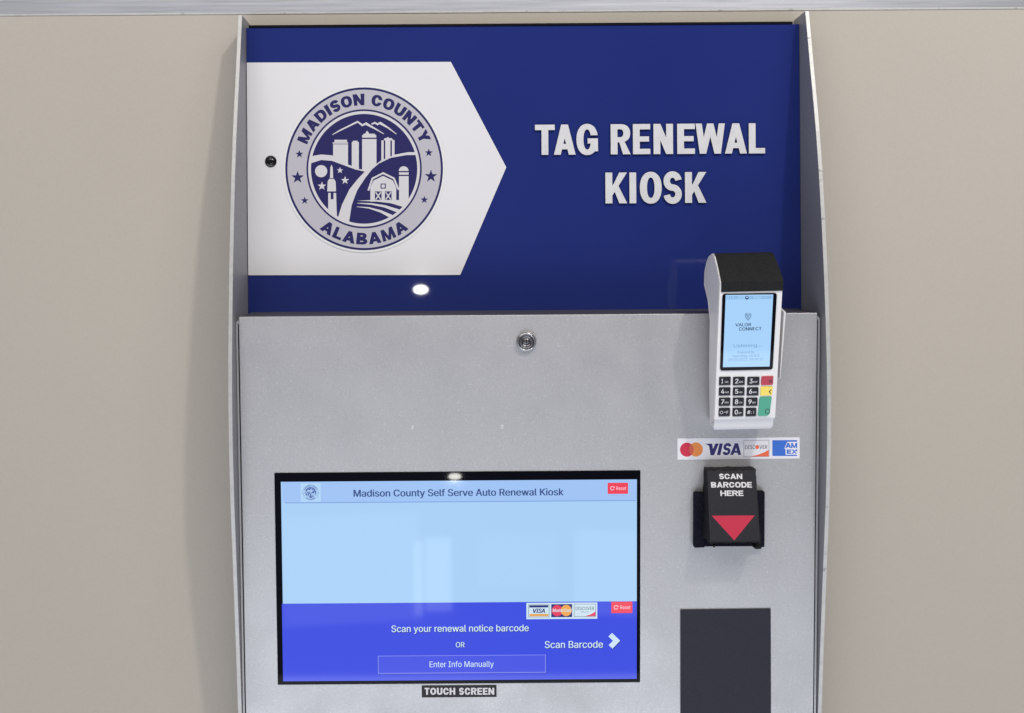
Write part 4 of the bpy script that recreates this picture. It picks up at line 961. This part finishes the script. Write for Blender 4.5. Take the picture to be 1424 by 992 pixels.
for dx, dy, m, bo in ((.8, .9, G_tshadow, .01), (0, 0, G_white, .012)):
    dl += T('Scan your renewal notice barcode', m, 544.5, 735.2, 878.6, 9.2, bo, dx=dx, dy=dy)
    dl += T('OR', m, 634, 646, 900.4, 7.2, bo, dx=dx, dy=dy)
    dl += T('Scan Barcode', m, 757.8, 838.4, 901.2, 9.6, bo, dx=dx, dy=dy)
    ar = [(851.2 + dx, 880.4 + dy), (862.4 + dx, 891.2 + dy), (851.8 + dx, 902.2 + dy), (846.4 + dx, 897.4 + dy), (852.4 + dx, 891.3 + dy), (846 + dx, 885.2 + dy)]
    dl += [L(m, [P_(*ar)])]
dl += [L(G_btnd, [D(524.6, 912.4, 760.2, 938)]), L(G_btnl, [D(525.6, 911.4, 759, 936.4)]), L(G_btn, [D(526.6, 912.2, 758, 935.4)])]
dl += T('Enter Info Manually', G_white, 597.5, 686.6, 927.8, 8.0, .006)
disp = MB().art(DOOR, dl, HD).build('screen_display', ts)

# stickers
ST = .0004
sl = [L(M_stick, [pxrect(DOOR, 586.5, 953.2, 690.5, 969.8, ST)])] + hline(DOOR, 'TOUCH SCREEN', M_sttxt, 590.5, 687.3, 956.8, 966.4, .26, .20, .13, ST)
MB().art(DOOR, sl, ST, .0004).build('screen_label', kiosk)['label'] = 'small black strip lettered TOUCH SCREEN'

c4 = 940
S4 = lambda x, y: DOOR.loc(940 + x / 7.911, 600 + y / 7.911, ST)
s4 = lambda pts: [S4(x, y) for x, y in pts]
X4 = lambda x: 940 + x / 7.911
Y4 = lambda y: 600 + y / 7.911
tilt = lambda x: -(x - 690) * .010
r4 = lambda x0, y0, x1, y1: s4([(x0, y0 + tilt(x0)), (x0, y1 + tilt(x0)), (x1, y1 + tilt(x1)), (x1, y0 + tilt(x1))])
cl = [L(M_paper, [r4(17, 73, 1361, 306)])]
cl += [L(M_red, [s4(circ(120, 202, 76, 78, 40))]), L(M_orange, [s4(circ(220, 200, 76, 78, 40))])]
lens_ = [(120 + 76 * math.cos(R(a)), 202 + 78 * math.sin(R(a))) for a in range(-48, 49, 8)] + [(220 + 76 * math.cos(R(a)), 200 + 78 * math.sin(R(a))) for a in range(132, 229, 8)]
cl += [L(M_overlap, [s4(lens_)])]
cl += [hletter(DOOR, 'V', M_visa, X4(344), X4(455), Y4(136), Y4(264), .30, .2, ST, .12), L(M_visa, [s4([(316, 138), (385, 136), (400, 175), (378, 192), (362, 160), (342, 146)])]),
       hletter(DOOR, 'I', M_visa, X4(450), X4(488), Y4(134), Y4(262), .3, .2, ST, .22), hletter(DOOR, 'S', M_visa, X4(506), X4(594), Y4(131), Y4(262), .24, .20, ST, .16),
       hletter(DOOR, 'A', M_visa, X4(596), X4(718), Y4(132), Y4(260), .27, .18, ST, .06)]
cl += [L(M_dgrey, [r4(744, 98, 1027, 284)]), L(M_paper, [r4(750, 104, 1021, 278)])]
cl += [L(M_dorange, [s4([(820, 277), (900, 258), (970, 232), (1020, 204), (1020, 275)])])]
cl += text(DOOR, 'DISC', M_dtext, X4(760), X4(872), Y4(196), 5.2, .010, ST) + text(DOOR, 'VER', M_dtext, X4(918), X4(1006), Y4(193), 5.2, .010, ST)
cl += [L(M_dorange, [s4(circ(894, 174, 21, 22, 24))])]
cl += [L(M_amex, [[S4(*p) for p in rounded([(1060, 98), (1060, 272), (1334, 272), (1334, 96)], 10)]])]
# white letters with a blue line inside
cl += [L(M_paper, [s4([(1190, 192), (1226, 116), (1334, 116), (1334, 192)])]), L(M_paper, [s4([(1206, 190), (1334, 190), (1334, 258), (1206, 258)])])]
cl += [L(M_amex, [s4([(1334, 190), (1322, 214), (1334, 232)])])]
for c, x0, x1, yt, yb in (('A', 1202, 1268, 128, 184), ('M', 1266, 1334, 128, 184), ('E', 1218, 1268, 200, 248), ('X', 1270, 1332, 200, 248)):
    cl += [hletter(DOOR, c, M_amex, X4(x0), X4(x1), Y4(yt), Y4(yb), .33, .27, ST)]
MB().art(DOOR, cl, ST, .0004).build('card_sticker', kiosk)['label'] = 'white strip printed with four payment card logos'

# dark plate low on the door
MB().prism(DOOR, [dz(946.3, 1230), dz(1072.5, 1230), dz(1071.5, 846), dz(946, 847.5)], .0001, .0016, M_plate).build('cover_plate', kiosk, bevel=.0005)

# ------------------------------------------------------------------ barcode scanner
Y3 = lambda x, y: (920 + x / 4.725, 590 + y / 4.725)
sc = thing('barcode_scanner', DOOR.w(*dz(1018, 760)), 'small black barcode scanner box with a red down arrow below the card logo strip', 'barcode scanner')
br = MB()
hb = .010
for q in ([(216, 815), (284, 812), (300, 455), (218, 453)], [(600, 812), (678, 810), (680, 445), (610, 447)]):
    br.prism(DOOR, [DOOR.loc(*Y3(*p), hb) for p in q], .0002, hb, M_fuzz)
br.prism(DOOR, [DOOR.loc(*Y3(*p)) for p in ((240, 800), (660, 798), (660, 460), (240, 465))], .0002, .004, M_fuzz)
br.build('mounting_bracket', sc, bevel=.0012)
ht, hbm = .020, .046
tl, tr = DOOR.loc(*Y3(298, 300), ht), DOOR.loc(*Y3(619, 298), ht)
bl, brr = DOOR.loc(*Y3(316, 782), hbm), DOOR.loc(*Y3(652, 778), hbm)
pTL, pTR, pBL, pBR = DOOR.w(*tl, ht), DOOR.w(*tr, ht), DOOR.w(*bl, hbm), DOOR.w(*brr, hbm)
SCP = Plane((pBL + pBR) / 2, pBR - pBL, (pTL + pTR) / 2 - (pBL + pBR) / 2)
sbm = MB()
NX, NZ = 14, 18
fr = [[None] * (NX + 1) for _ in range(NZ + 1)]
for j in range(NZ + 1):
    for i in range(NX + 1):
        u, v = i / NX, j / NZ
        p = (pBL * (1 - u) + pBR * u) * (1 - v) + (pTL * (1 - u) + pTR * u) * v
        if i in (0, NX) or j in (0, NZ):
            p = p + SCP.ea * random.uniform(-.0005, .0005) + SCP.eb * random.uniform(-.0006, .0006)
        fr[j][i] = len(sbm.v)
        sbm.v.append(p)
for j in range(NZ):
    for i in range(NX):
        sbm.face([fr[j][i], fr[j][i + 1], fr[j + 1][i + 1], fr[j + 1][i]], M_scan)
ringi = [fr[0][i] for i in range(NX + 1)] + [fr[j][NX] for j in range(1, NZ + 1)] + [fr[NZ][i] for i in range(NX - 1, -1, -1)] + [fr[j][0] for j in range(NZ - 1, 0, -1)]
back = []
for q in ringi:
    p = sbm.v[q]
    h = (p - DOOR.o).dot(DOOR.n)
    back.append(len(sbm.v))
    lowered = p - DOOR.n * (h - .003)
    b_ = (p - DOOR.o).dot(DOOR.eb)
    if h > hbm - .002:
        lowered = lowered - DOOR.eb * .002
    sbm.v.append(lowered)
for k in range(len(ringi)):
    j = (k + 1) % len(ringi)
    sbm.face([ringi[j], ringi[k], back[k], back[j]], M_scan)
sbm.face(back[::-1], M_scan)
sbm.build('scanner_body', sc)
for x0, x1, y0, y1 in ((598, 650, 786, 806), (330, 345, 782, 797)):
    cl_ = MB().prism(DOOR, [DOOR.loc(*Y3(*p), .03) for p in ((x0, y1), (x1 - 10, y1), (x1, y0), (x0, y0))], .012, .040, M_scan)
    cl_.build('retaining_clip', sc, bevel=.0008)
hs_ = .0006
S3 = lambda x, y: SCP.loc(*Y3(x, y), hs_)
face_ = [(321, 773), (646, 771), (617, 305), (303, 306)]
top_j = [(617 - (617 - 303) * k / 24, 304 + random.uniform(-4, 6)) for k in range(1, 24)]
fl_ = [L(M_scface, [[S3(*p) for p in face_[:3] + top_j + face_[3:]]])]
Hx = lambda x: Y3(x, 0)[0]
Hy = lambda y: Y3(0, y)[1]
for s_, x0, x1, y0, y1 in (('SCAN', 379, 531, 326, 361), ('BARCODE', 326, 594, 380.5, 417), ('HERE', 387, 538, 436, 472)):
    fl_ += hline(SCP, s_, M_sttxt, Hx(x0), Hx(x1), Hy(y0), Hy(y1),   .28, .21, .09, hs_)
fl_ += [L(M_arrow, [[S3(330, 602), S3(478, 764), S3(612, 600)]])]
MB().art(SCP, fl_, hs_, .0005, M_dgrey).build('instruction_label', sc)['label'] = 'dark label reading SCAN BARCODE HERE with a red triangle'

# ------------------------------------------------------------------ card terminal
E3 = lambda x, y: (960 + x / 3.675, 340 + y / 3.675)
qt, qb = at(*E3(309, 239), -.163), at(*E3(277, 886), -.120)
TP = Plane(qb, (1, 0, 0), qt - qb)
tloc = lambda x, y, h=0.0: TP.loc(*E3(x, y), h)
term = thing('card_terminal', TP.w(0, 0, -.04), 'off white handheld card payment terminal with keypad and lit screen above the card logo strip', 'card reader')
Lf = tloc(309, 239)[1]
wt = tloc(470, 240)[0] - tloc(150, 240)[0]
wb = tloc(434, 880)[0] - tloc(124, 880)[0]
ct = (tloc(470, 240)[0] + tloc(150, 240)[0]) / 2
cb = (tloc(434, 880)[0] + tloc(124, 880)[0]) / 2
b0_ = tloc(260, 946, -.012)[1]
# side outline (b along the face, h out of it): front run then rear run, plus half-width factor
prof = [(b0_ + .001, -.036, .92), (b0_, -.013, .91), (b0_ + .0022, -.0075, .945), (b0_ + .0062, -.0050, .975), (tloc(280, 903)[1], -.0032, .975), (tloc(280, 894)[1], -.0006, .985), (tloc(280, 886)[1], .0, 1.0), (.045, 0, 1), (.09, 0, 1), (.13, 0, 1), (Lf, 0, 1),
        (Lf + .0115, -.001, .985), (Lf + .0245, -.020, .965), (Lf + .0355, -.040, .95), (Lf + .0355, -.054, .955), (Lf + .029, -.068, .965), (Lf + .019, -.078, .975), (Lf + .004, -.085, .99), (Lf - .012, -.082, 1.0), (Lf - .026, -.060, 1.0), (Lf - .05, -.044, 1.0),
        (.09, -.042, 1.0), (.045, -.040, .985)]
hm = MB()
cols = [(-1, 0), (-.985, 1), (.985, 1), (1, 0)]


def tw(b):
    k = b / Lf
    return cb + (ct - cb) * k, (wb + (wt - wb) * min(k, 1.05)) / 2


# section ring: middle flared, both faces pulled in a little
n = len(prof)
for side, fac, pull in ((-1, 1.0, 0), (1, 1.0, 0)):
    pass
rings = []
cen = (.5 * Lf, -.028)
for u, shr in ((-1.0, .80), (-1.022, .90), (-1.0, 1.0), (1.0, 1.0), (1.022, .90), (1.0, .80)):
    ids = []
    for b, h, f in prof:
        c_b, hw = tw(b)
        inn = 1.0 if shr == 1.0 else shr
        hh = h
        bb_ = b
        if shr < 1:
            # move the outline towards its core so the flanks are rounded over
            hh = h - .0040 * (1 - (h + .040) ** 2 / .002) * (0) + (-.004 if h > -.010 else (.004 if h < -.035 else 0)) * ((1 - shr) / .1)
            bb_ = b + (.002 if b < .01 else (-.002 if b > Lf + .02 else 0)) * ((1 - shr) / .1)
        ids.append(len(hm.v))
        hm.v.append(TP.w(c_b + hw * f * u, bb_, hh))
    rings.append(ids)
for r0, r1 in zip(rings, rings[1:]):
    for i in range(n):
        j = (i + 1) % n
        hm.face([r0[i], r0[j], r1[j], r1[i]], M_term)
hm.face(rings[0][::-1], M_term)
hm.face(rings[-1], M_term)
# make outward orientation sure
import bmesh
ho = hm.build('housing', term, bevel=.0034, seg=4, angle=28)
bmx = bmesh.new()
bmx.from_mesh(ho.data)
bmesh.ops.recalc_face_normals(bmx, faces=bmx.faces)
bmx.to_mesh(ho.data)
bmx.free()
# keypad shelf line near the bottom edge
MB().art(TP, [L(M_kbed, ribbon([tloc(112, 918), tloc(396, 914)], .0012))], -.0040, .0010, M_kbed).build('bottom_groove', term)

# paper cover
pc = MB()
cw = [(Lf - .0002, .0012, 318 / 320), (Lf + .0125, .0004, .995), (Lf + .0255, -.0185, .972), (Lf + .0370, -.0392, .955), (Lf + .0372, -.0490, .955)]
prev = None
for b, h, f in cw:
    c_b, hw = tw(b)
    hw = hw * f * (1.0 if b < Lf + .01 else 1.0)
    base = len(pc.v)
    for u, d in ((-1, -.006), (-1, 0), (1, 0), (1, -.006)):
        pc.v.append(TP.w(c_b + hw * u * .992 + (.0012 if True else 0), b, h + d))
    if prev is not None:
        for k in range(3):
            pc.face([prev + k, prev + k + 1, base + k + 1, base + k], M_cover)
    prev = base
pc.face([0, 3, 2, 1], M_cover)
pc.build('paper_cover', term, bevel=.0010, angle=20)

# terminal screen
tb = [tloc(165, 254, .001), tloc(152, 646, .001), tloc(421, 640, .001), tloc(443, 249, .001)]
tsb = MB().prism(TP, rounded(tb, .0035), -.002, .0010, M_bezel).build('screen_frame', term)
hq = .0012
U = lambda x, y: TP.loc(1000 + x / 8.2625, 400 + y / 8.2625, hq)
td = [L(T_bg, [[U(76, 86), U(44, 916), U(580, 908), U(622, 80)]])]
td += [L(T_bar, [[U(80, 98), U(78, 140), U(616, 134), U(618, 92)]])]
TX = lambda s, m, x0, x1, yb, cap, bold=0.0: text(TP, s, m, 1000 + x0 / 8.2625, 1000 + x1 / 8.2625, 400 + yb / 8.2625, cap / 8.2625, bold, hq)
td += [L(T_dark, [[U(*p) for p in circ(320, 118, 21, 22, 20)]]), L(T_bg, [[U(*p) for p in circ(320, 112, 11, 8, 14)]])]
td += [L(T_soft, [[U(352, 104), U(352, 134), U(388, 132), U(388, 102)]], [[U(357, 109), U(357, 129), U(383, 127), U(383, 107)]])]
td += TX('11:00', T_soft, 112, 212, 132, 32) + TX('10:00', T_soft, 488, 596, 130, 32)
td += [L(T_ink, ribbon([U(300, 300), U(304, 340), U(334, 376), U(362, 338), U(366, 298)], .0008)), L(T_ink, ribbon([U(312, 300), U(334, 352), U(352, 300)], .0008)), L(T_ink, ribbon([U(318, 292), U(333, 325), U(346, 292)], .0005))]
td += TX('VALOR', T_dark, 186, 366, 446, 36, .022) + TX('CONNECT', T_dark, 228, 486, 494, 38, .022)
td += TX('Listening...', T_soft, 166, 488, 684, 36, .004)
td += TX('Powered By', T_soft, 210, 404, 756, 26, .004) + TX('ValorPay v3.0.0', T_soft, 150, 462, 800, 28, .004) + TX('09/23/2023  09:06:52', T_soft, 108, 508, 840, 28, .004)
MB().art(TP, td, hq).build('terminal_display', tsb)

MB().prism(TP, rounded([tloc(124, 886), tloc(428, 884), tloc(440, 664), tloc(134, 666)], .006), -.0005, .0003, M_term, inset=.0004).build('keypad_surround', term)
# keys: one mesh for each key
K2 = lambda x, y, h=0.0: TP.loc(990 + x / 11.67, 515 + y / 11.67, h)
hk = .0016
legend = {(0, 0): '1', (0, 1): '2', (0, 2): '3', (1, 0): '4', (1, 1): '5', (1, 2): '6', (2, 0): '7', (2, 1): '8', (2, 2): '9', (3, 1): '0'}
small = {(0, 0): 'QZ.', (0, 1): 'ABC', (0, 2): 'DEF', (1, 0): 'GHI', (1, 1): 'JKL', (1, 2): 'MNO', (2, 0): 'PRS', (2, 1): 'TUV', (2, 2): 'WXY', (3, 1): 'SP'}
kx = [[(116, 306), (342, 536), (574, 772)], [(112, 302), (340, 530), (566, 758)], [(112, 300), (338, 522), (556, 742)], [(110, 296), (334, 512), (548, 722)]]
ky = [(114, 244), (284, 412), (452, 580), (618, 748)]
KT = lambda s, m, x0, x1, yb, cap, bold=0.0: text(TP, s, m, 990 + x0 / 11.67, 990 + x1 / 11.67, 515 + yb / 11.67, cap / 11.67, bold, hk + .0002)
for r in range(4):
    for c in range(3):
        x0, x1 = kx[r][c]
        y0, y1 = ky[r]
        sl_ = 5
        q = [K2(x0, y1, hk), K2(x1 - sl_, y1 - 4, hk), K2(x1, y0 - 4, hk), K2(x0 + sl_, y0, hk)]
        k = MB()
        k.prism(TP, rounded([K2(x0 - 6, y1 + 7), K2(x1 + 2, y1 + 3), K2(x1 + 5, y0 - 8), K2(x0 - 2, y0 - 4)], .0010), .0000, .0004, M_kbed)
        k.prism(TP, rounded(q, .0010), .0004, hk, M_kdark, inset=.0003)
        if (r, c) in legend:
            w0 = x0 + 38
            art = KT(legend[(r, c)], M_kink, w0, w0 + (46 if legend[(r, c)] != '1' else 26), y1 - 30, 74, .022) + KT(small[(r, c)], M_kink, x0 + 96, x1 - 30, y1 - 40, 26, .01)
        elif c == 0:
            ring_ = [K2(*p, hk + .0002) for p in circ(x0 + 46, (y0 + y1) / 2 + 4, 24, 22, 16)]
            art = [L(M_kink, ribbon(ring_ + ring_[:1], .0005))] + KT('*', M_kink, x0 + 84, x0 + 116, y1 - 42, 34) + KT('F', M_kink, x0 + 128, x0 + 152, y1 - 40, 46, .02)
        else:
            art = KT('#', M_kink, x0 + 26, x0 + 72, y1 - 38, 56, .03) + KT(':', M_kink, x0 + 86, x0 + 98, y1 - 40, 50) + KT('I', M_kink, x0 + 124, x0 + 134, y1 - 44, 42, .02)
        k.art(TP, art, hk + .0001)
        ko = k.build('key', term)
for lab, m, q, mk in (('red cancel key with a black cross', M_kred, [(798, 248), (992, 240), (1002, 98), (806, 104)], 'x'),
                      ('yellow clear key with a black chevron', M_kyel, [(786, 416), (980, 406), (992, 266), (794, 274)], '<'),
                      ('tall green enter key with a black ring', M_kgrn, [(746, 748), (900, 744), (938, 712), (974, 432), (776, 440)], 'o')):
    k = MB()
    k.prism(TP, rounded([K2(*p, hk) for p in q], .0012), 0, hk, m, inset=.0003)
    if mk == 'x':
        art = [L(M_kblk, ribbon([K2(918, 148), K2(980, 200)], .0009)), L(M_kblk, ribbon([K2(976, 144), K2(922, 206)], .0009))]
    elif mk == '<':
        art = [L(M_kblk, ribbon([K2(960, 308), K2(924, 340), K2(952, 374)], .0012))]
    else:
        ring_ = [K2(*p) for p in circ(896, 660, 36, 36, 24)]
        art = [L(M_kblk, ribbon(ring_ + ring_[:1], .0008))]
    k.art(TP, art, hk + .0001)
    k.build('key', term)['label'] = lab

# holder between terminal and door
hb_ = MB()
for (x0, y0, x1, y1, m, name, h0, h1) in ((200, 360, 420, 800, M_dark, 'mounting_block', -.075, -.041),):
    q = [tloc(x0, y1, -.045), tloc(x1, y1, -.045), tloc(x1, y0, -.045), tloc(x0, y0, -.045)]
    hb_.prism(TP, q, h0, h1, m)
hb_.build('mounting_block', term)
cr_ = MB()
cr_.prism(TP, [tloc(456, 690, -.028), tloc(461, 690, -.028), tloc(487, 380, -.028), tloc(489, 345, -.028), tloc(478, 345, -.028)], -.046, -.028, M_term)
cr_.build('cradle_rail', term, bevel=.0015)
